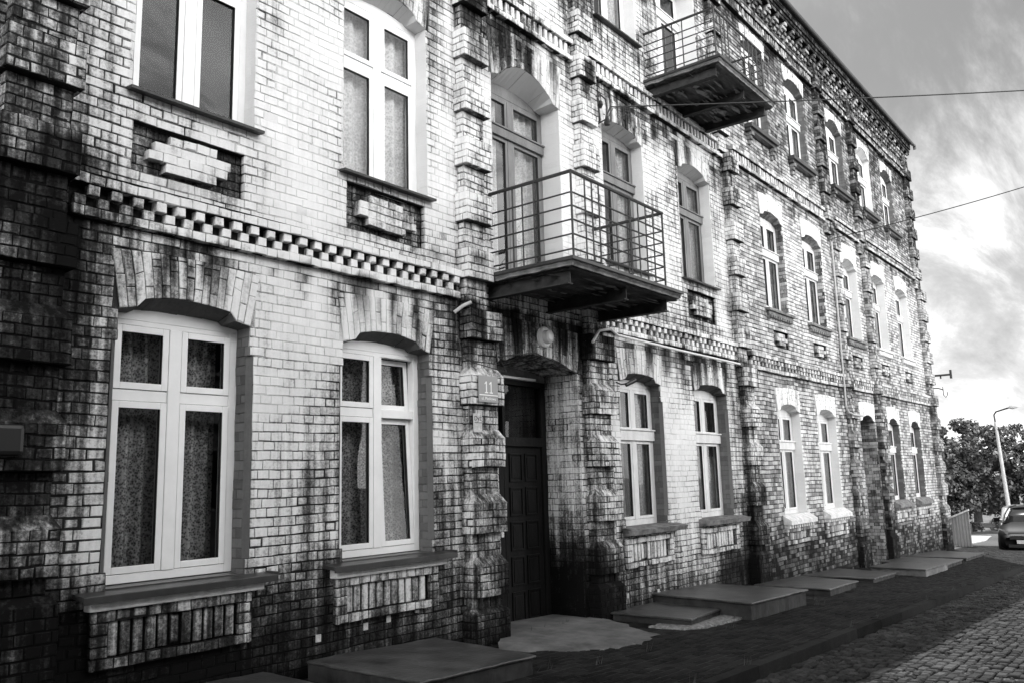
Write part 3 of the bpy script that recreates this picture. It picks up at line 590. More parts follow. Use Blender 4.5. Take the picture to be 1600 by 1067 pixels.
# ------------------------------------------------------------------ the two houses
BL = [.33, 1.02, 1.75, 2.46, 3.21] + [3.92 + .688*k for k in range(11)]
BF = [.05, .75, 1.45, 2.15, 2.85, 3.6] + [4.3 + .688*k for k in range(11)]
near = empty('tenement_house', (7, 0, -.2)); tag(near, 'near brick house, lime-washed and sooty, with iron balconies and number plate 11', 'building')
far = empty('tenement_house', (23, 0, -.7)); tag(far, 'bare brick house with white rimmed windows, adjoining at the far end of the facade', 'building')
NW = [O_(3.20, 4.39, .86, 3.0, 3.155, 3.48, .20, 1, 'pvc', cham=True, sill='sheet', cur='lace_dark', ztr=2.36, lab='wide white window nearest the camera'),
      O_(5.47, 6.68, .86, 3.0, 3.155, 3.50, .18, 1, 'pvc', cham=True, sill='sheet', cur='lace_dark', ztr=2.33, lab='white window with right casement tilted open'),
      O_(10.70, 11.92, .80, 2.98, 3.14, 3.50, .19, 1, 'box', cham=True, sill='stone', cur='split', ztr=2.22),
      O_(13.10, 14.34, .80, 2.98, 3.14, 3.50, .19, 1, 'box', cham=True, sill='stone', cur='half', ztr=2.22, lab='white window with a cracked lower pane'),
      O_(3.22, 4.38, 4.82, 6.9, 7.1, 7.5, .16, 2, 'pvc', rev='white', sill='thin', cur='none', ztr=6.2),
      O_(5.45, 6.68, 4.80, 6.86, 7.02, 7.45, .17, 2, 'pvc', rev='white', sill='thin', cur='lace_light', ztr=6.12),
      O_(10.50, 11.72, 4.80, 6.93, 7.08, 7.45, .2, 2, 'grey', rev='white', sill='thin', cur='split', ztr=6.2, fm='wood_grey'),
      O_(12.95, 14.20, 4.93, 6.93, 7.10, 7.45, .2, 2, 'grey', rev='white', sill='thin', cur='lace_light', ztr=6.25, fm='wood_grey'),
      O_(10.45, 11.72, 8.70, 10.7, 10.88, 11.08, .2, 3, 'box', rev='white', sill='thin', cur='split', ztr=10.0)]
ND1 = O_(7.86, 9.58, -.55, 3.02, 3.17, 3.60, .56, 1, sh=.10, st=.03, rev='paint', door=True)
ND2 = O_(7.87, 9.36, 4.02, 6.76, 7.06, 7.45, .31, 2, 'grey', rev='white', door=True, fm='wood_grey', ztr=6.2, cur='split')
ND3 = O_(12.52, 14.05, 8.14, 10.75, 10.95, 11.12, .36, 3, 'box', rev='white', door=True, cur='none', ztr=10.1)
FWD = [O_(16.75, 17.98, .76, 2.87, 3.0, 3.34, .18, 1, 'box', rev='white', sill='slope', cur='split', ztr=2.15, spread=.06),
       O_(19.08, 20.33, .76, 2.87, 3.0, 3.34, .18, 1, 'box', rev='white', sill='slope', cur='split', ztr=2.15, spread=.06),
       O_(24.72, 25.90, .76, 2.87, 3.02, 3.34, .18, 1, 'box', rev='soot', sill='slope', cur='lace_light', ztr=2.15, spread=.06),
       O_(27.05, 28.28, .76, 2.87, 3.02, 3.34, .18, 1, 'box', rev='soot', sill='slope', cur='lace_light', ztr=2.15, spread=.06),
       O_(16.60, 17.85, 4.93, 6.92, 7.08, 7.46, .16, 2, 'box', rev='bare', sill='step', cur='lace_light', ztr=6.2, spread=.06),
       O_(19.05, 20.33, 4.93, 6.92, 7.08, 7.46, .16, 2, 'box', rev='bare', sill='step', cur='lace_light', ztr=6.2, spread=.06),
       O_(21.80, 23.10, 4.90, 6.88, 7.06, 7.44, .2, 2, 'box', rev='white', sill='step', cur='split', ztr=6.2, spread=.06),
       O_(24.45, 25.72, 4.95, 6.90, 7.06, 7.44, .2, 2, 'box', rev='white', sill='step', cur='lace_light', ztr=6.2, spread=.06),
       O_(26.95, 28.25, 4.95, 6.90, 7.06, 7.44, .2, 2, 'box', rev='white', sill='step', cur='lace_light', ztr=6.2, spread=.06),
       O_(16.28, 17.50, 8.80, 10.72, 10.86, 11.08, .16, 3, 'box', rev='soot', sill='bracket', cur='split', ztr=9.9, spread=.06),
       O_(18.70, 19.98, 8.80, 10.70, 10.86, 11.08, .16, 3, 'box', rev='soot', sill='bracket', cur='split', ztr=9.9, spread=.06),
       O_(21.60, 22.86, 8.85, 10.62, 10.82, 11.06, .16, 3, 'box', rev='soot', sill='bracket', cur='split', ztr=9.9, spread=.06),
       O_(24.15, 25.40, 8.85, 10.62, 10.82, 11.06, .16, 3, 'box', rev='white', sill='bracket', cur='split', ztr=9.9, spread=.06),
       O_(26.60, 27.85, 8.85, 10.62, 10.82, 11.06, .16, 3, 'box', rev='soot', sill='bracket', cur='split', ztr=9.9, spread=.06)]
FD = O_(22.27, 23.50, -.9, 2.87, 3.0, 3.34, .7, 1, rev='bare', door=True, spread=.06)
XN0, XM, XF1 = -3.0, 15.02, 30.0

# wall of the near house
PAN_N = [(3.24, 4.30, 4.14, 4.63), (5.50, 6.63, 4.14, 4.66), (10.62, 11.62, 4.22, 4.70), (13.08, 14.18, 4.24, 4.72)]
PAN_N = [(a, b, snap(c), snap(d)) for a, b, c, d in PAN_N]
M = Masonry(); H = []
for o in NW + [ND1, ND2, ND3]: H += o.holes()
H += PAN_N
M.fill(FRONT, XN0, XM, -.7668, ZC, holes=H)
for o in NW + [ND1, ND2, ND3]: fan(M, o)
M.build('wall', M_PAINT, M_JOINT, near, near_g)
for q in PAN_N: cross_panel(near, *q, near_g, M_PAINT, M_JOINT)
for o in NW:
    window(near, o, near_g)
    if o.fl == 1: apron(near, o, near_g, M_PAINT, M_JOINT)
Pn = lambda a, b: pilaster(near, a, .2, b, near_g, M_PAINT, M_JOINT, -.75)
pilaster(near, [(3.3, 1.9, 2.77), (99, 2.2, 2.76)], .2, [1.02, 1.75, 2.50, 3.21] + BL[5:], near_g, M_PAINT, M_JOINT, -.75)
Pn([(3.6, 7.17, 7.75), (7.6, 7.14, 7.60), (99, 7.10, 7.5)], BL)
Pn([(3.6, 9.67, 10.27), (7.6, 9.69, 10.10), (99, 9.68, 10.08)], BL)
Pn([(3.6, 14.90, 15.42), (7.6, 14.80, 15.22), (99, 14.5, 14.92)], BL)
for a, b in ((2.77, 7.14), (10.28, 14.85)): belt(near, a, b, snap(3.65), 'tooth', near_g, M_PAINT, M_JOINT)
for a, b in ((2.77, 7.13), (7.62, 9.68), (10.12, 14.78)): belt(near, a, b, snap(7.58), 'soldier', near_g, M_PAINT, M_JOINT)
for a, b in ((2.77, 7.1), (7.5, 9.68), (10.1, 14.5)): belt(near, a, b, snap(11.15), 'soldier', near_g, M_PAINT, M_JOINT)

# wall of the far house
PAN_F = [(x + .12, x + .98, snap(4.18), snap(4.52)) for x in (16.75, 19.15, 22.0, 24.6, 27.1)]
M = Masonry(); H = []
for o in FWD + [FD]: H += o.holes()
H += PAN_F
for xc in (16.9, 19.3, 22.3, 24.8, 27.2): H.append((xc - .08, xc + .08, snap(11.5), snap(11.67)))
M.fill(FRONT, XM, XF1, -1.3806, ZC, holes=H, gap=.014, vgap=.003, jd=-.012)
for xc in (16.9, 19.3, 22.3, 24.8, 27.2):
    M.q.append((M.F(frame((0, .1, 0), (1, 0, 0), (0, 0, 1), (0, -1, 0))), xc-.08, snap(11.5), xc+.08, snap(11.5), xc+.08, snap(11.67), xc-.08, snap(11.67), 0))
    for xx in (xc-.08, xc+.08): M.q.append((M.F(frame((xx, 0, 0), (0, 1, 0), (0, 0, 1), (1, 0, 0))), 0, snap(11.5), .1, snap(11.5), .1, snap(11.67), 0, snap(11.67), 0))
def farwall_g(P, T=None):
    g = far_g(P, T); x, z = P[:, 0], P[:, 2]
    for o in FWD[:9]: g[:, 0] -= .25 * (x > o.x1) * (x < o.x1 + .14) * (z > o.z0) * (z < o.zs)
    return g
M.build('wall', M_BARE, M_BJOINT, far, farwall_g)
for o in FWD + [FD]:
    M = Masonry(); fan(M, o, proj=.02); M.build('window_arch', M_PAINT, M_BJOINT, far, const_g(.16 if o.fl < 3 else .34))
for q in PAN_F: cross_panel(far, *q, far_g, M_BARE, M_BJOINT, near=False)
for o in FWD:
    window(far, o, far_g)
    if o.fl == 1: apron(far, o, far_g, M_BARE, M_BJOINT, near=False)
Pf = lambda a: pilaster(far, a, .15, BF, far_g, M_BARE, M_BJOINT, -1.35)
Pf([(3.5, 21.15, 21.75), (7.6, 21.08, 21.52), (99, 20.65, 21.1)])
Pf([(3.5, 23.62, 24.2), (7.6, 23.58, 24.05), (99, 23.35, 23.8)])
Pf([(3.9, 29.78, 30.52), (7.6, 29.62, 30.36), (99, 29.35, 30.02)])
for (a, b) in ((15.45, 21.1), (21.8, 23.6), (24.22, 29.8)): belt(far, a, b, snap(3.62), 'tooth', far_g, M_BARE, M_BJOINT)
for (a, b) in ((15.25, 21.05), (21.55, 23.55), (24.07, 29.63)): belt(far, a, b, snap(7.66), 'soldier' if a < 21 else 'flat', far_g, M_BARE, M_BJOINT)
for (a, b) in ((14.95, 20.62), (21.12, 23.33), (23.82, 29.4)): belt(far, a, b, snap(11.15), 'soldier' if a < 21 else 'flat', far_g, M_BARE, M_BJOINT)

def cornice(bld, x0, x1, gf, mb, mj):
    M = Masonry(); z = ZC
    fi = M.F(FRONT); M.joint(fi, ((x0, z - .02), (x1, z - .02), (x1, z + .25), (x0, z + .25)), 0)
    for r, (a, b, p, st, w, sh) in enumerate(((-5, -4, .05, .25, .125, 0), (-4, -3, .09, .25, .125, .06), (-3, -2, .13, .5, .25, .1), (-2, -1, .17, .5, .125, .16))):
        x = x0 + sh
        while x + w < x1: M.rect(fi, x, x + w, z + a*CO + .004, z + b*CO - .004, p, -.02); x += st
    for a, b, p in ((-1, 0, .17), (0, 1, .19), (1, 3, .22)):
        M.fill(frame((0, -p, 0), (1, 0, 0), (0, 0, 1), (0, -1, 0)), x0, x1, z + a*CO, z + b*CO, v_origin=z + a*CO, allhead=True, back=-p)
        M.q.append((M.F(frame((0, 0, z + a*CO + .003), (1, 0, 0), (0, 1, 0), (0, 0, -1))), x0, -p+.005, x1, -p+.005, x1, 0, x0, 0, 0))
    def gg(P, T=None):
        g = gf(P, T); d = -P[:, 1]; zz = P[:, 2]; g[:, 0] = np.where((d > .04) & (d < .19) & (zz < z - CO), .56, .9); return g
    M.build('cornice', mb, mj, bld, gg)
cornice(near, XN0, XM, near_g, M_BARE, M_BJOINT); cornice(far, XM, XF1, far_g, M_BARE, M_BJOINT)
for bld, a, b in ((near, XN0, XM), (far, XM, XF1)):
    z = ZC + 3*CO
    mb = MB(); mb.prism([(a, -.28, z + .005), (a, -.28, z + .05), (a, 9.2, z + 1.3), (a, 9.2, z + .005)], (b - a, 0, 0)); mb.build('roof', 'roof_sheet', bld)
    mb = MB(); n = 8; x = a + .05
    pts = [(-.29 - .055*math.cos(math.pi*t/n) , z + .04 - .065*math.sin(math.pi*t/n)) for t in range(n + 1)]
    for (p, q), (r, s2) in zip(pts, pts[1:]): mb.quad((a, p, q), (b, p, q), (b, r, s2), (a, r, s2))
    for (p, q), (r, s2) in zip(pts, pts[1:]): mb.quad((a, p*.995, q+.004), (b, p*.995, q+.004), (b, r*.995, s2+.004), (a, r*.995, s2+.004))
    mb.build('gutter', 'dark_sheet', bld)
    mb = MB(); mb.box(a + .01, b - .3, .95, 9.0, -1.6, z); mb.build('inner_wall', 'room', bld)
    M = Masonry(); xx = a if bld is near else b
    M.fill(frame((xx, 0, 0), (0, 1, 0), (0, 0, 1), (-1 if bld is near else 1, 0, 0)), -.0, 9.0, -1.3806, z, holes=()); M.build('end_wall', M_BARE, M_BJOINT, bld, const_g(.5))
    for (c, d, w) in ((a + 4.3, 2.0, 1.6), (a + 10.6, 2.4, 1.1)):
        M = Masonry()
        M.fill(frame((0, d, 0), (1, 0, 0), (0, 0, 1), (0, -1, 0)), c, c + w, z + .2, z + 1.9, allhead=True); M.fill(frame((0, d + .6, 0), (1, 0, 0), (0, 0, 1), (0, 1, 0)), c, c + w, z + .2, z + 1.9, allhead=True)
        for e, nx in ((c, -1), (c + w, 1)): M.fill(frame((e, d, 0), (0, 1, 0), (0, 0, 1), (nx, 0, 0)), 0, .6, z + .2, z + 1.9)
        M.q.append((M.F(frame((0, 0, z + 1.9), (1, 0, 0), (0, 1, 0), (0, 0, 1))), c, d, c + w, d, c + w, d + .6, c, d + .6, 0)); M.build('chimney', M_BARE, M_BJOINT, bld, const_g(.5))
mb = MB(); mb.tube([(30.0, -.3, ZC + .26), (30.25, -.3, ZC + .3), (30.29, -.3, ZC + .16)], .05); mb.build('gutter_spout', 'dark_sheet', far)

# ------------------------------------------------------------------ doors and balconies
def entrance(bld, o, gf, lab=None):
    root = empty('door', ((o.x0 + o.x1)/2, 0, 0), bld); y = o.d; x0, x1 = o.x0, o.x1; zt = 2.93 if bld is near else 2.75; zb = -.32 if bld is near else -.75; zr = 2.10 if bld is near else 1.8
    if lab: root['label'] = lab
    reveal(root, o, gf)
    f = MB(); f.box(x0, x0 + .10, y, y + .1, zb, zt); f.box(x1 - .10, x1, y, y + .1, zb, zt); f.box(x0 + .1, x1 - .1, y, y + .1, zt - .07, zt); f.box(x0 + .1, x1 - .1, y - .015, y + .1, zr - .06, zr + .06); xm = (x0+x1)/2 - .05
    f.box(xm - .03, xm + .03, y + .01, y + .08, zr + .06, zt - .07); f.build('frame', 'wood_dark', root, bevel=.006)
    f = MB(); f.prism([(x0, y - .002, zt)] + [(a, y - .002, b) for a, b in o.contour()] + [(x1, y - .002, zt)], (0, .1, 0)); f.build('lintel_board', 'bare_board', root)
    f = MB(); f.quad((x0 + .1, y + .05, zr + .06), (x1 - .1, y + .05, zr + .06), (x1 - .1, y + .05, zt - .07), (x0 + .1, y + .05, zt - .07)); f.build('fanlight', 'pane_glass', root)
    for k, (a, b) in enumerate(((x0 + .102, xm - .003), (xm + .003, x1 - .102))):
        f = MB(); f.box(a, b, y + .03, y + .075, zb + .02, zr - .062); n = 5; w = (b - a - .1*2 - .06)/2; h = (zr - zb - .2)/n
        for i in range(n):
            for j in range(2):
                px = a + .10 + j*(w + .06); pz = zb + .12 + i*h
                f.ring(px, px + w, pz, pz + h - .07, .022, y + .012, y + .032); f.box(px + .05, px + w - .05, y + .02, y + .031, pz + .05, pz + h - .12)
        lf = f.build('leaf', 'wood_dark', root, bevel=.004)
    f = MB(); f.tube([(xm - .07, y + .03, 1.0), (xm - .07, y - .03, 1.0), (xm - .18, y - .03, 1.0)], .011); f.box(xm - .10, xm - .04, y + .022, y + .03, .88, 1.1); f.build('handle', 'chrome', root)
    f = MB(); f.box(x0 + .3, x0 + .35, y + .02, y + .03, 1.72, 1.79); f.build('door_plate', 'paper', root)
mat('bare_board', .16, .8, noise=(6, 6, .08))
entrance(near, ND1, near_g, 'dark panelled double street door under a glazed fanlight')
entrance(far, FD, far_g)
f = MB(); f.box(7.9, 9.3, .50, .56, 2.935, 2.965); f.build('flashing', 'white_frame', near)
def balcony_door(o, lab):
    w = window(near, o, near_g); w['label'] = lab; return w
balcony_door(ND2, 'grey wooden balcony door with net curtains')
balcony_door(ND3, 'white balcony door standing open on a dark room')

def balcony(x0, x1, y, rx0, rx1, ry, zs, ztop, lab):
    root = empty('balcony', ((x0 + x1)/2, 0, zs), near); root['label'] = lab
    s = MB(); rg = random.Random(3); nx, ny = 40, 20
    ragged = lambda a: -y - .0 + .012*math.sin(a*37) + .009*math.sin(a*91)
    s.grid(lambda a, b: (x0 + (x1-x0)*a, -y*b*1.0, zs), 2, 2)                                  # deck
    s.grid(lambda a, b: (x0 + (x1-x0)*a, -(y-.03)*b, zs - .085 + .012*math.sin(a*31+b*7)*math.sin(b*23)), nx, ny)
    s.grid(lambda a, b: (x0 + (x1-x0)*a, -y + (.03*(1-b) if b < .5 else 0) - .004*math.sin(a*60), zs - .085*(1-b)), nx, 4)
    for xx, sg in ((x0, 1), (x1, -1)): s.grid(lambda a, b: (xx + sg*(.02*(1-b) if b < .5 else 0), -y*a, zs - .085*(1-b)), 10, 4)
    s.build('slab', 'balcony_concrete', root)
    e = MB(); e.box(x0 - .015, x1 + .015, -y - .03, -y - .003, zs - .03, zs + .012); e.box(x0 - .03, x0 - .003, -y - .03, 0, zs - .03, zs + .012); e.box(x1 + .003, x1 + .03, -y - .03, 0, zs - .03, zs + .012); e.build('edge_trim', 'dark_sheet', root, bevel=.004)
    for bx in (x0 + .12, (x0 + x1)/2 + .05, x1 - .2):
        b = MB(); b.box(bx - .05, bx + .05, -y + .12, .1, zs - .115, zs - .10); b.box(bx - .05, bx + .05, -y + .12, .1, zs - .27, zs - .255); b.box(bx - .01, bx + .01, -y + .12, .1, zs - .254, zs - .116); b.build('beam', 'beam_iron', root)
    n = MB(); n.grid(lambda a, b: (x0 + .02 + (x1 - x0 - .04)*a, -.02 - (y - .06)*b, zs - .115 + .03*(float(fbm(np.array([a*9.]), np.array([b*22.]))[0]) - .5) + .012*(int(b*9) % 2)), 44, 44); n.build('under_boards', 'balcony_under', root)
    for k in range(60):
        cx, cy = random.uniform(x0 + .1, x1 - .1), random.uniform(.1, y - .1); w, h = random.uniform(.04, .26), random.uniform(.015, .07); n = MB() if k == 0 else n; zz = zs - .14 - random.uniform(0, .02)
        n.quad((cx - w, -cy, zz), (cx, -cy - h, zz - .01), (cx + w, -cy + .02, zz), (cx + .1*w, -cy + h, zz + .01))
    fl_ = n.build('peeling_layer', 'stone_sill', root); fl_['kind'] = 'stuff'
    t = MB(); t.tube([(rx0, 0, ztop), (rx0, -ry, ztop), (rx1, -ry, ztop), (rx1, 0, ztop)], .023, 8); t.build('top_rail', 'iron', root)
    H = ztop - zs
    for fr in (.235, .385, .54, .70, .865): z = ztop - H*fr; r = MB(); r.tube([(rx0, 0, z), (rx0, -ry, z), (rx1, -ry, z), (rx1, 0, z)], .011, 6); r.build('rail', 'iron', root)
    for a in (rx0, rx1):
        p = MB(); p.tube([(a, -ry, zs - .02), (a, -ry, ztop)], .015, 6); p.build('post', 'iron', root)
    def bal(x, y): v = MB(); v.tube([(x, y, zs), (x, y, ztop)], .011, 6); v.build('baluster', 'iron', root)
    for a in (rx0, rx1):
        for q in (.30, .42, .56): bal(a, -ry*q)
    W_ = rx1 - rx0
    for q in (.13, .20, .27, .60, .70, .79, .88): bal(rx0 + W_*q, -ry)
    return root
balcony(7.62, 10.20, 1.32, 7.78, 9.95, 1.23, 4.03, 5.10, 'iron railed balcony over the street door')
balcony(11.93, 14.22, 1.36, 12.0, 13.95, 1.28, 8.14, 9.02, 'iron railed balcony on the top floor')

# small parts fixed to the near house
f = MB()
def tube_part(pts, r, name, m, bld): f = MB(); f.tube(pts, r, 8); return f.build(name, m, bld)
tube_part([(9.62, -.25, 3.42), (9.80, -.25, 3.60), (10.1, -.25, 3.66), (10.45, -.15, 3.625), (12.2, -.13, 3.61), (14.78, -.12, 3.60)], .02, 'conduit', 'plastic_white', near)
tube_part([(7.04, -.06, 3.50), (7.12, -.13, 3.58), (7.19, -.19, 3.62)], .022, 'conduit', 'pipe', near)
tube_part([(7.12, -.03, 4.0), (7.10, -.03, 3.4), (7.11, -.1, 3.0), (7.2, -.215, 2.92), (7.78, -.215, 2.86), (7.86, -.03, 3.08), (8.6, -.03, 3.2), (9.6, -.03, 3.0), (9.75, -.03, 3.25)], .006, 'wall_cable', 'cable', near)
tube_part([(20.92, -.10, 7.2), (20.92, -.10, 3.12), (21.0, -.12, 3.0), (21.2, -.17, 2.94), (21.9, -.17, 2.94)], .022, 'conduit', 'pipe', far)
f = MB(); f.box(2.20, 2.45, -.31, -.205, 1.85, 2.06); tag(f.build('meter_box', 'black_plastic', bevel=.03), 'black box fixed to the sooty pier at the left edge', 'box')
for xx, zz in ((5.18, .22), (5.75, .24), (6.05, .27), (6.45, .31), (10.62, -.05), (11.5, -.09), (12.75, .05), (13.1, .05), (13.5, .04)):
    f = MB(); f.box(xx - .025, xx + .03, -.014, -.003, zz - .03, zz + .035); f.build('marker_tile', 'paper', near)
# reflection-catching edge plates etc. end; street number plate with lettering
def text_mesh(txt, size, name, m, parent, loc, ext=.002, sx=1.0, font_w=1.0):
    cu = bpy.data.curves.new(name, 'FONT'); cu.body = txt; cu.size = size; cu.extrude = ext; cu.align_x = 'CENTER'; ob = bpy.data.objects.new(name + '_src', cu); COL.objects.link(ob)
    bpy.context.view_layer.update(); dg = bpy.context.evaluated_depsgraph_get(); me = bpy.data.meshes.new_from_object(ob.evaluated_get(dg)); bpy.data.objects.remove(ob)
    pw = WORLD[parent.name]
    for v in me.vertices: x, y, z = v.co; v.co = Vector((loc[0] + x*sx, loc[1] - z, loc[2] + y)) - pw
    me.materials.clear(); me.materials.append(MATS[m]); o = bpy.data.objects.new(name, me); COL.objects.link(o); o.parent = parent; WORLD[o.name] = pw; return o
sg = empty('house_number_sign', (7.425, -.22, 2.64)); tag(sg, 'square grey plate with a white number 11 beside the street door', 'sign')
f = MB(); f.box(7.255, 7.595, -.222, -.210, 2.485, 2.79); f.build('plate', 'sign_grey', sg, bevel=.003)
f = MB(); f.box(7.262, 7.588, -.2255, -.2225, 2.562, 2.574); f.build('stripe', 'sign_white', sg)
for xx in (7.385, 7.468):
    f = MB(); f.box(xx - .008, xx + .008, -.2255, -.2226, 2.598, 2.725); f.box(xx - .029, xx + .029, -.2256, -.2227, 2.590, 2.603); f.prism([(xx - .008, -.2254, 2.722), (xx - .008, -.2254, 2.705), (xx - .030, -.2254, 2.688), (xx - .030, -.2254, 2.702)], (0, .0028, 0)); f.build('numeral', 'sign_white', sg)
text_mesh('ul. Piaskowa', .052, 'street_name', 'sign_white', sg, (7.425, -.2225, 2.512), .0015)
st = empty('paper_notice', (7.31, -.12, 2.25)); tag(st, 'small torn white paper notice on the pier below the number plate', 'notice')
f = MB(); f.box(7.245, 7.385, -.146, -.134, 2.14, 2.36); f.build('sheet', 'paper', st); text_mesh('Dyż', .075, 'lettering', 'ink', st, (7.315, -.1475, 2.28), .001); f = MB(); f.box(7.255, 7.375, -.1480, -.1465, 2.252, 2.258); f.build('rule', 'ink', st)
wl = empty('wall_lamp', (8.80, 0, 3.42)); tag(wl, 'round white bulkhead lamp on the bricks above the street door', 'lamp')
def disc(mb, c, r0, r1, y0, y1, n=28):
    p = [(c[0] + r0*math.cos(2*math.pi*k/n), y0, c[1] + r0*math.sin(2*math.pi*k/n)) for k in range(n)]; q = [(c[0] + r1*math.cos(2*math.pi*k/n), y1, c[1] + r1*math.sin(2*math.pi*k/n)) for k in range(n)]
    for k in range(n): mb.quad(p[k], p[(k+1) % n], q[(k+1) % n], q[k])
    mb.quad(*q); return mb
f = MB(); disc(f, (8.80, 3.42), .135, .135, -.0, -.05); disc(f, (8.80, 3.42), .135, .115, -.05, -.065); f.build('base', 'plastic_white', wl)
f = MB(); disc(f, (8.80, 3.42), .088, .085, -.065, -.13); disc(f, (8.80, 3.42), .085, .05, -.13, -.148); disc(f, (8.80, 3.42), .05, .01, -.148, -.152); f.build('glass_dome', 'lamp_glass', wl, smooth=True)
cc = empty('security_camera', (10.36, -.2, 2.9)); tag(cc, 'small black camera on the pier right of the street door', 'camera')
f = MB(); f.tube([(10.36, -.30, 2.885), (10.50, -.38, 2.96)], [.028, .032], 12); f.build('body', 'black_plastic', cc); f = MB(); f.tube([(10.27, -.19, 2.93), (10.33, -.24, 2.90), (10.40, -.32, 2.905)], .011, 8); f.build('mount', 'black_plastic', cc)

# overhead cables
def sag(a, b, s, n=40): a, b = Vector(a), Vector(b); return [tuple(a.lerp(b, k/n) - Vector((0, 0, s*4*(k/n)*(1-k/n)))) for k in range(n + 1)]
hk = empty('cable_hook', (10.4, 0, 7.1)); tag(hk, 'iron hook with insulators holding the cable under the top balcony', 'hook')
f = MB(); f.tube([(10.42, 0, 6.90), (10.40, -.16, 6.92), (10.40, -.18, 7.10), (10.36, -.18, 7.22), (10.26, -.16, 7.26), (10.20, -.12, 7.22)], .012, 8); f.build('rod', 'iron', hk)
f = MB(); f.tube([(10.42, -.16, 6.83), (10.42, -.16, 6.87), (10.42, -.16, 6.92), (10.42, -.16, 6.98)], [.04, .05, .035, .02], 12); f.build('insulator', 'black_plastic', hk); f = MB(); f.tube([(10.26, -.15, 7.05), (10.26, -.15, 7.10), (10.26, -.15, 7.16)], [.02, .045, .03], 12); f.build('insulator', 'black_plastic', hk)
wv = Vector((10.68, -.16, 7.21)); B1 = (15.72, -5.0, 7.88)
e1 = tuple(wv + (Vector(B1) - wv) * 2.72)
f = MB(); P1_ = sag(wv, e1, .15); f.tube([(10.42, -.17, 7.0), (10.52, -.17, 7.16)] + P1_, .011, 6); f.tube([(10.41, -.17, 6.92), (10.6, -.17, 7.16), (10.95, -.4, 7.20)], .006, 6)
tag(f.build('overhead_cable', 'cable'), 'black cable passing under the top balcony and across the sky', 'cable', 'cables over the street')
f = MB(); a2 = Vector((20.98, -.14, 7.30)); b2 = Vector((22.6, -4.12, 8.50)); f.tube([(20.92, -.10, 7.2), (20.95, -.12, 7.3)] + sag(a2, tuple(a2 + (b2 - a2) * 3.4), .5), .011, 6)
tag(f.build('overhead_cable', 'cable'), 'thinner black cable leaving the bare brick house at the white conduit', 'cable', 'cables over the street')
br = empty('cable_bracket', (30.5, 0, 4.5)); tag(br, 'dark iron bracket sticking out of the far corner of the facade', 'bracket')
f = MB(); f.box(30.52, 30.58, -.60, .05, 4.60, 4.66); f.box(30.51, 30.59, -.62, -.56, 4.50, 4.78); f.box(30.52, 30.57, -.3, -.26, 4.52, 4.62); f.build('arm', 'iron', br)
f = MB(); f.tube([(30.5, -.02, 4.22), (30.9, -.1, 4.24), (31.1, -.2, 4.2)], .02); f.tube([(31.1, -.2, 4.3), (31.1, -.2, 4.02), (31.15, -.25, 3.94), (31.2, -.3, 4.02), (31.2, -.3, 4.12)], .012); f.build('hook', 'iron', br)

# ------------------------------------------------------------------ ground
M_PAVE = brickmat('pavers', [(0, .04), (.5, .013), (1, .003)], streak=.05, mott=.4, fine=.35, rough=.8, spec=.06)
M_COB = brickmat('cobbles', [(0, .10), (.5, .032), (1, .005)], streak=.05, mott=.35, fine=.3, rough=.8, spec=.08)
M_GJ = brickmat('ground_joint', [(0, .09), (.5, .055), (1, .02)], streak=.05)
mat('ground', .10, .95, noise=(1.2, 9, .05), bump=(8, .8)); mat('asphalt', .06, .9, noise=(6, 8, .02), bump=(30, .5)); mat('sunlit_paving', .42, .9, noise=(5, 7, .12))
SL = frame((0, 0, .0725), (1, 0, -.0345), (0, -1, 0), (0, 0, 1))
g = MB()
def gz(x): return .0725 - .0345*max(-60, min(x, 60))
gx = [-700, -60, 60, 700]
for a, b in zip(gx, gx[1:]): g.quad((a, -700, gz(a) - .17), (b, -700, gz(b) - .17), (b, 700, gz(b) - .17), (a, 700, gz(a) - .17))
tag(g.build('ground', 'ground'), None, None, kind='structure')
g = MB(); g.quad((-60, -9.6, gz(-60) - .13), (60, -9.6, gz(60) - .13), (60, -2.9, gz(60) - .13), (-60, -2.9, gz(-60) - .13)); tag(g.build('roadbed', 'asphalt'), None, None, kind='structure')
M = Masonry(); fi = M.F(SL); v = 3.0
while v < 7.4:
    w = random.uniform(.085, .105); u = 2.0 + random.uniform(0, .1)
    while u < 40:
        l = random.uniform(.08, .17) if u < 25 else .3; c = lambda: random.uniform(-.01, .01)
        M.brick(fi, ((u+.008+c(), v+.006+c()), (u+l-.008+c(), v+.006+c()), (u+l-.008+c(), v+w-.006+c()), (u+.008+c(), v+w-.006+c())), -.10 + random.uniform(-.012, .01), -.16, random.random(), .018); u += l
    v += w
o = M.build('road', M_COB, M_GJ, None, const_g(.45), True); tag(o, None, None, kind='structure')
M = Masonry(); M.fill(SL, -4, 34, .02, 2.86, course=.1, head=.2, allhead=True, v_origin=0, gap=.014, vgap=.014, jit=.003, ch=.003, back=-.03, jd=-.003)
fi = M.F(SL); M.joint(fi, ((-4, 2.86), (34, 2.86), (34, 2.88), (-4, 2.88)), -.008)
tag(M.build('pavement', M_PAVE, M_GJ, None, const_g(.45), True), None, None, kind='structure')
M = Masonry(); fi = M.F(SL); u = -4
while u < 36: M.rect(fi, u + .004, u + .996, 2.88, 3.0, .004 + random.uniform(-.004, .004), -.16, ch=.012); u += 1
tag(M.build('kerb', M_COB, M_GJ, None, const_g(.75), True), None, None, kind='structure')
g = MB(); pts = [(33.6, .15), (38.5, .30), (43, .9), (43, 2.2), (33.4, 1.6), (31.5, .9)]; g.prism([(x, y, gz(x) + .02) for x, y in pts][::-1], (0, 0, -.15)); tag(g.build('sunlit_patch', 'sunlit_paving'), None, None, kind='structure')  # sunlight beyond the corner, put in as a paler sheet of paving
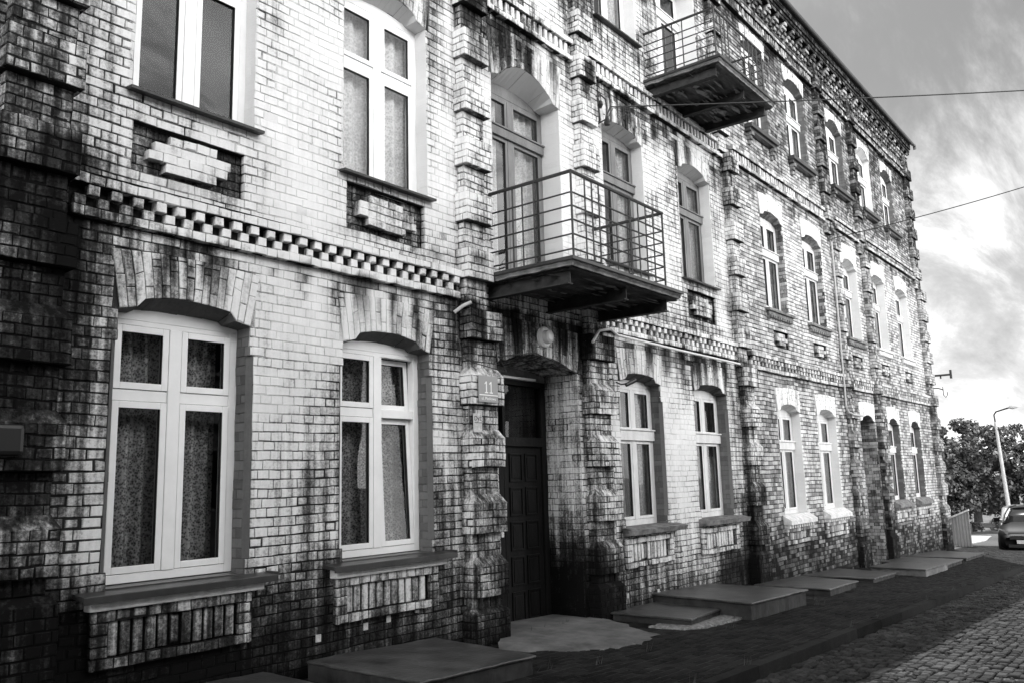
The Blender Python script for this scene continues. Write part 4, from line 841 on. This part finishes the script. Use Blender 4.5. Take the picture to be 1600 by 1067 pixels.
g = MB(); pts = [(30.6, 2.9), (60, 2.9), (60, -2.9), (34.01, -2.9), (34.01, .0), (30.6, .0)]; g.prism([(x, y, gz(x) - .01) for x, y in pts][::-1], (0, 0, -.14)); tag(g.build('yard', 'asphalt'), None, None, kind='structure')
# doorstep and cellar covers
g = MB(); rp = [(7.80, .54), (9.60, .54), (9.72, .02), (9.66, -.30), (9.12, -1.30), (8.6, -1.46), (7.95, -1.50), (7.5, -1.0), (7.18, -.48), (7.80, -.02)]
n = len(rp); c = (8.6, -.2)
g.grid(lambda a, b: (lambda t, r: (c[0] + (rp[int(t*n) % n][0]*(1-(t*n) % 1) + rp[(int(t*n)+1) % n][0]*((t*n) % 1) - c[0])*r, c[1] + (rp[int(t*n) % n][1]*(1-(t*n) % 1) + rp[(int(t*n)+1) % n][1]*((t*n) % 1) - c[1])*r, 0))(a, b), n*6, 10)
g.v = [(x + (.03*math.sin(y*19) + .02*math.sin(y*47))*(abs(y) > .3), y + (.03*math.sin(x*17) + .02*math.sin(x*41))*(y < -.3), gz(x) + .012 + .05*ss(-1.5, .3, np.array(y)).item() - .035*(1 if (math.hypot(x-8.6, (y+.2)) > 1.28) else 0)) for x, y, z in g.v]
tag(g.build('doorstep', 'concrete'), 'rough concrete apron spread in front of the street door', 'doorstep')
def cover(pts, h, label, lip=False, over=.05, th=.03, side='slab_side'):
    cx_ = sum(p[0] for p in pts)/len(pts); cy_ = sum(p[1] for p in pts)/len(pts); root = empty('cellar_cover', (cx_, cy_, gz(cx_))); tag(root, label, 'cellar cover', 'low covers over the cellar windows along the wall')
    rgc = random.Random(int(cx_*100))
    def wear(P, am, st=.12):
        out = []
        for (ax, ay), (bx, by) in zip(P, P[1:] + P[:1]):
            n_ = max(1, int(math.hypot(bx-ax, by-ay)/st))
            for k in range(n_): t = k/n_; out.append((ax+(bx-ax)*t + rgc.uniform(-am, am), min(-.02, ay+(by-ay)*t + rgc.uniform(-am, am))))
        return out
    a = MB(); a.prism([(x, y, gz(x) + h - th) for x, y in wear(pts, .012)][::-1], (0, 0, -(h + .1))); a.build('plinth', side, root, bevel=.01)
    q = [(x, y, gz(x) + h + rgc.uniform(-.003, .003)) for x, y in wear([(cx_ + (x-cx_)*(1 + over/1.2), y + (y - cy_)*.04 if y < -.4 else y) for x, y in pts], .009)]
    b = MB(); m_ = 12
    b.prism(q[::-1], (0, 0, -th + .003)); b.build('plate', 'slab_top', root, bevel=.012)
    if lip:
        l = MB(); L = [(9.62, -.9), (9.72, -1.36), (10.0, -1.50), (10.6, -1.53), (11.2, -1.46), (11.68, -1.32), (11.8, -1.0)]
        l.prism([(x, y, gz(x) + .025 + rgc.uniform(-.006, .006)) for x, y in wear(L, .03, .07)][::-1], (0, 0, -.06)); l.build('mortar_lip', 'rubble', root, bevel=.012)
    return root
cover([(5.02, -.08), (6.60, -.08), (6.42, -1.52), (4.98, -1.52)], .17, 'dark polished slab under the tilted-open window left of the street door')
cover([(2.6, -.02), (4.55, -.02), (4.50, -1.25), (2.5, -1.35)], .13, 'dark slab in the corner of the picture under the widest white window')
cover([(9.92, -.12), (11.52, -.05), (11.55, -1.10), (9.92, -1.32)], .11, 'low dark slab with a crumbled mortar rim right of the street door', lip=True)
cover([(11.30, -.02), (13.16, -.02), (13.12, -1.62), (11.0, -1.66)], .23, 'raised dark slab on a rendered plinth below the cracked window')
cover([(14.55, -.2), (16.75, -.2), (16.25, -1.42), (14.55, -1.50)], .12, 'raised slab where the lime-washed and bare brick houses meet')
cover([(17.35, -.02), (19.5, -.02), (19.05, -1.34), (17.35, -1.40)], .09, 'thin slab below the first pair of white rimmed windows')
cover([(19.6, -.7), (21.5, -.7), (21.6, -1.80), (19.4, -1.85)], .15, 'bulky step block left of the far house doorway', side='concrete')
cover([(22.2, -.2), (24.4, -.2), (24.1, -1.62), (21.9, -1.70)], .10, 'thin slab in front of the far house doorway')
cover([(25.0, -.1), (28.2, -.1), (27.6, -1.45), (24.9, -1.55)], .09, 'farthest slab, partly caught by the sun')

# ------------------------------------------------------------------ fence sheet, vehicles, lamp, trees
fn = empty('sheet_fence', (33, .3, -1)); tag(fn, 'grey corrugated sheet screen standing beyond the far corner', 'fence')
g = MB(); A, B = Vector((33.3, .62, 0)), Vector((33.0, -.20, 0)); n = 48
g.grid(lambda a, b: (A.x+(B.x-A.x)*a + .02*math.sin(a*n*1.05), A.y+(B.y-A.y)*a, -1.25 + b*(1.05 + .36*a)), n, 1); g.grid(lambda a, b: (A.x+(B.x-A.x)*a + .02*math.sin(a*n*1.05)+.01, A.y+(B.y-A.y)*a, -1.25 + b*(1.05 + .36*a)), n, 1); g.build('sheet', 'sheet_fence', fn)
g = MB(); g.prism([(33.22, .62, -.21), (33.32, .62, -.21), (33.32, .62, -.15), (33.22, .62, -.15)], (-.3, -.84, .355)); g.build('capping', 'white_sill', fn)

def loft(st, m, name, parent, smooth=True):
    mb = MB(); k = len(st[0]); mb.v = [p for s_ in st for p in s_]
    for i in range(len(st) - 1):
        for j in range(k - 1): mb.f.append((i*k + j, i*k + j + 1, (i+1)*k + j + 1, (i+1)*k + j))
    mb.f.append(tuple(range(k))); mb.f.append(tuple(range(len(st)*k - 1, (len(st)-1)*k - 1, -1)))
    o = mb.build(name, m, parent, smooth=smooth); return o
def make_car(x, y, z, label, roof=1.46, L=4.25, hw=.87, kind='car'):
    root = empty('parked_car', (x, y, z)); tag(root, label, 'car', 'cars parked beyond the house')
    def ringp(px, w, zb, zs_, zd, zc):      # closed half profile mirrored
        h = [(w*.80, zb), (w*.97, zb+.08), (w, zs_), (w*.985, zd-.10), (w*.93, zd-.02), (w*.6, zc-.012), (0, zc)]
        pts = [(-a, b) for a, b in h][:-1] + [h[-1]] + h[:-1][::-1]; return [(x+px, y+a, z+b) for a, b in pts]
    S_ = [(0, .60, .24, .42, .56, .60), (.06, .72, .20, .44, .64, .68), (.22, .82, .18, .48, .74, .79), (.6, .86, .18, .5, .84, .91), (1.1, hw, .18, .5, .92, 1.0), (1.6, hw, .18, .5, .96, 1.0), (3.4, hw, .2, .5, .98, 1.02), (4.05, .84, .22, .5, .95, 1.0), (L, .74, .3, .5, .8, .85)]
    loft([ringp(*s_) for s_ in S_], 'car_paint', 'body', root)
    def gh(px, w, zb, wt, zt): h = [(w, zb), (w*.99, zb + .02), (wt*1.02, zt - .06), (wt*.9, zt - .015), (0, zt)]; pts = [(-a, b) for a, b in h][:-1] + [h[-1]] + h[:-1][::-1]; return [(x+px, y+a, z+b) for a, b in pts]
    G_ = [(1.02, .74, .94, .70, .965), (1.45, .78, .94, .66, 1.22), (1.85, .80, .95, .62, roof - .05), (2.3, .80, .95, .62, roof - .01), (3.2, .80, .95, .60, roof - .03), (3.75, .76, .95, .60, 1.25), (4.05, .72, .93, .62, 1.0)]
    loft([gh(*s_) for s_ in G_], 'car_glass', 'greenhouse', root)
    rf = MB(); rf.grid(lambda a, b: (x + 1.84 + 1.5*a, y + (b-.5)*1.26, z + roof + .012 - .05*(2*b-1)**4 - .04*(2*a-1)**4 ), 10, 10); rf.build('roof', 'car_paint', root, smooth=True)
    for sgn in (-1, 1):
        p = MB(); p.tube([(x+1.0, y+sgn*.76, z+.95), (x+1.42, y+sgn*.735, z+1.22), (x+1.84, y+sgn*.66, z+roof-.03), (x+3.2, y+sgn*.65, z+roof-.03), (x+4.0, y+sgn*.74, z+.98)], .03, 6); p.tube([(x+2.45, y+sgn*.81, z+.95), (x+2.45, y+sgn*.66, z+roof-.03)], .03, 6); p.build('pillar', 'car_paint', root)
        hl = MB(); hl.grid(lambda a, b: (x + .02 + .42*a**1.3 + .05*b, y + sgn*(.50 + .34*a - .02*b), z + .60 + .16*b + .05*a - .0), 6, 4); hh = hl.build('headlight', 'dim_lens', root, smooth=True)
        mi = MB(); mi.tube([(x+1.35, y+sgn*.80, z+1.0), (x+1.33, y+sgn*.95, z+1.03)], .02, 6); mi.box(x+1.27, x+1.37, min(y+sgn*.90, y+sgn*1.06), max(y+sgn*.90, y+sgn*1.06), z+.98, z+1.11); mi.build('mirror', 'car_paint', root, bevel=.03)
        for wx in (.78, 3.4):
            w_ = MB(); w_.tube([(x+wx, y+sgn*.66, z+.31), (x+wx, y+sgn*.875, z+.31)], .31, 24); wo_ = w_.build('wheel', 'tyre', root, bevel=.02); r_2 = MB(); r_2.tube([(x+wx, y+sgn*.86, z+.31), (x+wx, y+sgn*.885, z+.31)], .2, 20); rr = r_2.build('rim', 'chrome', wo_)
    c = MB(); c.box(x-.03, x+.05, y-.46, y-.08, z+.60, z+.625); c.box(x-.03, x+.05, y+.08, y+.46, z+.60, z+.625); disc2 = c; c.tube([(x-.035, y, z+.61), (x+.03, y, z+.61)], .055, 16); c.build('grille_bar', 'chrome', root)
    c = MB(); c.box(x-.022, x+.05, y-.45, y+.45, z+.50, z+.59); c.box(x-.022, x+.05, y-.5, y+.5, z+.25, z+.34); c.build('grille', 'black_plastic', root); c = MB(); c.box(x-.035, x+.0, y-.26, y+.26, z+.37, z+.48); c.build('number_plate', 'paper', root)
    return root
make_car(31.4, -2.05, gz(31.4+2) - .10, 'dark car with a chrome grille bar parked facing the camera')
# the vehicle behind it: boxy small van seen from the front
def make_van(x, y, z):
    root = empty('parked_van', (x, y, z)); tag(root, 'boxy dark van half hidden behind the dark car', 'van', 'cars parked beyond the house')
    g = MB(); prof = [(0, .25), (0, .75), (.12, .92), (.55, 1.0), (1.0, 1.34), (1.3, 1.38), (3.6, 1.38), (3.7, .3)]
    g.prism([(x+a, y-.8, z+b) for a, b in prof], (0, 1.6, 0)); g.build('body', 'van_paint', root, bevel=.05)
    g = MB(); g.quad((x+.56, y-.7, z+1.012), (x+.56, y+.7, z+1.012), (x+.97, y+.64, z+1.33), (x+.97, y-.64, z+1.33)); g.build('windscreen', 'lamp_glass', root)
    for s_ in (-1, 1):
        g = MB(); g.box(x-.02, x+.04, y+s_*.6-.12, y+s_*.6+.12, z+.62, z+.8); g.build('headlight', 'lamp_glass', root, bevel=.02)
        for wx in (.6, 2.9): g = MB(); g.tube([(x+wx, y+s_*.62, z+.28), (x+wx, y+s_*.82, z+.28)], .28, 20); g.build('wheel', 'tyre', root)
    g = MB(); g.box(x-.03, x+.02, y-.75, y+.75, z+.25, z+.45); g.build('bumper', 'black_plastic', root, bevel=.02)
mat('van_paint', .05, .5)
make_van(38.6, -.95, gz(38.6) - .12)
lp = empty('street_lamp', (44, .2, -1.6)); tag(lp, 'pale concrete street lamp with a single curved arm against the trees', 'street lamp')
g = MB(); g.tube([(44, .20, -1.7), (44, .38, 3.62)], [.10, .06], 12); g.build('pole', 'pole_concrete', lp)
g = MB(); g.tube([(44, .38, 3.6), (44, .40, 3.95), (43.95, .30, 4.08), (43.8, .0, 4.15), (43.6, -.32, 4.22)], .035, 8); g.build('arm', 'iron', lp)
g = MB(); g.tube([(43.65, -.25, 4.21), (43.6, -.4, 4.25), (43.55, -.6, 4.27), (43.5, -.72, 4.25)], [.04, .12, .10, .03], 12); g.build('lantern', 'plastic_white', lp, smooth=True)
g = MB(); g.box(43.95, 44.02, .02, .72, 3.25, 3.29); g.build('crossarm', 'iron', lp)
for k in range(4): g = MB(); g.tube([(43.98, .05+k*.21, 3.29), (43.98, .05+k*.21, 3.39)], .03, 8); g.build('insulator', 'black_plastic', lp)

def tree(x, y, z, h, rx, rz, seed, label, leaf=.26, n=15000, cat='tree'):
    rg = np.random.default_rng(seed); root = empty('tree', (x, y, z)); tag(root, label, cat, 'trees beyond the far corner')
    c0 = np.array([x, y, z + h - rz*1.0]); tm = MB(); tm.tube([(x, y, z), (x+.1, y, z+h*.3), (x-.05, y+.1, z+h*.55), (x, y, z+h*.8)], [.28, .22, .15, .05], 10)
    lobes = []
    for k in range(52):
        d = rg.normal(size=3); d /= np.linalg.norm(d); r = rg.uniform(.35, 1.0); c = c0 + d*np.array([rx, rx, rz])*r; lobes.append((c, rg.uniform(.14, .30)*rx))
        if k < 12: tm.tube([(x, y, z + h*rg.uniform(.3, .55)), tuple((c + np.array([x, y, z+h*.5]))/2 + np.array([0, 0, .2])), tuple(c)], [.1, .06, .02], 6)
    tm.build('trunk', 'bark', root)
    per = n // len(lobes); V = []; T = []
    for c, r in lobes:
        d = rg.normal(size=(per, 3)); d /= np.linalg.norm(d, axis=1, keepdims=True); rr = r * rg.uniform(.55, 1.08, (per, 1)); P = c + d*rr*np.array([1, 1, .8])
        nn = d + rg.normal(size=(per, 3))*.55 + np.array([0, 0, .5]); nn /= np.linalg.norm(nn, axis=1, keepdims=True)
        a = np.cross(nn, rg.normal(size=(per, 3))); a /= np.linalg.norm(a, axis=1, keepdims=True); b = np.cross(nn, a); s_ = leaf * rg.uniform(.5, 1.1, (per, 1))
        V.append(np.stack([P - a*s_*.5, P - b*s_*.28, P + a*s_*.55, P + b*s_*.28], 1)); T.append(np.repeat(np.clip(rg.random(per)*.7 + rg.uniform(-.15, .35), 0, 1), 4))
    V = np.concatenate(V).reshape(-1, 3); T = np.concatenate(T); nf = len(V)//4
    me = bpy.data.meshes.new('crown'); me.vertices.add(len(V)); me.vertices.foreach_set('co', (V - np.array([x, y, z])).ravel().astype(np.float32)); me.loops.add(nf*4); me.loops.foreach_set('vertex_index', np.arange(nf*4, dtype=np.int32)); me.polygons.add(nf); me.polygons.foreach_set('loop_start', np.arange(0, nf*4, 4, dtype=np.int32)); me.update(); me.validate(); me.shade_flat()
    at = me.attributes.new('g', 'FLOAT_COLOR', 'POINT'); at.data.foreach_set('color', np.stack([T*0, T, T*0, T*0+1], 1).astype(np.float32).ravel()); me.materials.append(MATS['leaf'])
    o = bpy.data.objects.new('crown', me); COL.objects.link(o); o.parent = root
tree(50, 3.2, -1.9, 6.0, 2.3, 2.9, 1, 'leafy tree beside the far corner of the facade')
tree(53, 1.3, -1.9, 6.1, 2.4, 2.9, 2, 'leafy tree rising behind the boxy van')
tree(62, .2, -2.1, 7.6, 2.7, 3.5, 3, 'taller feathery tree right of the street lamp', leaf=.22)
tree(48, 4.9, -1.8, 5.4, 2.2, 2.6, 4, 'bushy tree half hidden by the far corner of the facade')
tree(66, 5.5, -2.1, 6.6, 2.8, 3.2, 5, 'rounded tree behind the street lamp')
tree(55, -1.6, -2.0, 5.4, 2.2, 2.6, 6, 'tree at the right edge behind the dark car')
tree(34.5, 9.5, -1.0, 9.0, 2.8, 3.6, 8, 'unseen tall tree added behind the house for its shade')  # hidden by the facade; added to block sun beyond the far corner

# ------------------------------------------------------------------ the other side of the street (seen in the panes)
op = empty('brick_building', (-3, -13.5, 0)); tag(op, 'brick building across the street, mirrored in the ground floor panes', 'building')
mat('opposite_brick', .12, .9, noise=(5, 7, .07), bump=(20, .5)); mat('opposite_trim', .4, .8)
g = MB(); g.box(-26, 18, -22, -13.5, -1.6, 7.2); g.build('wall', 'opposite_brick', op)
g = MB(); g.box(-26, -1.5, -21, -11.8, -1.6, 11.5); g.build('shade_wing', 'opposite_brick', op)  # unseen taller part, added to keep sky light off the left facade
g = MB(); g.box(-26.2, -1.3, -21.2, -11.5, 11.5, 11.75); g.build('roof', 'roof_sheet', op)  # roof of the added shade wing
g = MB(); g.prism([(-26.4, -13.0, 7.2), (-26.4, -13.0, 7.35), (-26.4, -17.7, 9.4), (-26.4, -22.4, 7.35), (-26.4, -22.4, 7.2)], (44.8, 0, 0)); g.build('roof', 'roof_sheet', op)
g = MB(); g.box(-26, 18, -13.49, -13.42, 3.4, 3.65); g.box(-26, 18, -13.49, -13.40, 6.9, 7.19); g.build('string_course', 'opposite_trim', op)
for zf in (.9, 4.5):
    xw = -24
    while xw < 17: 
        g = MB(); g.ring(xw, xw + 1.1, zf, zf + 1.8, .08, -13.5, -13.46); g.box(xw + .5, xw + .6, -13.5, -13.46, zf + .08, zf + 1.72); wf = g.build('window', 'opposite_trim', op); g = MB(); g.box(xw + .08, xw + 1.02, -13.499, -13.49, zf + .08, zf + 1.72); g.build('pane', 'car_glass', wf); xw += 2.6

# weeds in the joints along the wall foot and kerb
g = MB()
for k in range(150):
    if k % 3: x, y = random.uniform(2.5, 30), -random.uniform(.0, .06)
    else: x, y = random.uniform(6, 30), random.choice((-2.87, -1.7, -1.45))
    for b in range(random.randint(4, 11)):
        a = random.uniform(0, 6.28); h = random.uniform(.03, .13); l = random.uniform(.02, .06); w = .005
        bx, by = x + random.uniform(-.05, .05), y - abs(random.uniform(0, .05)); z = gz(x) - .005
        g.quad((bx - w*math.sin(a), by + w*math.cos(a), z), (bx + w*math.sin(a), by - w*math.cos(a), z), (bx + l*math.cos(a), by - abs(l*math.sin(a)), z + h))
mat('weed', .05, .6); tag(g.build('weeds', 'weed'), 'small weeds growing along the wall foot and kerb', 'weeds', kind='stuff')
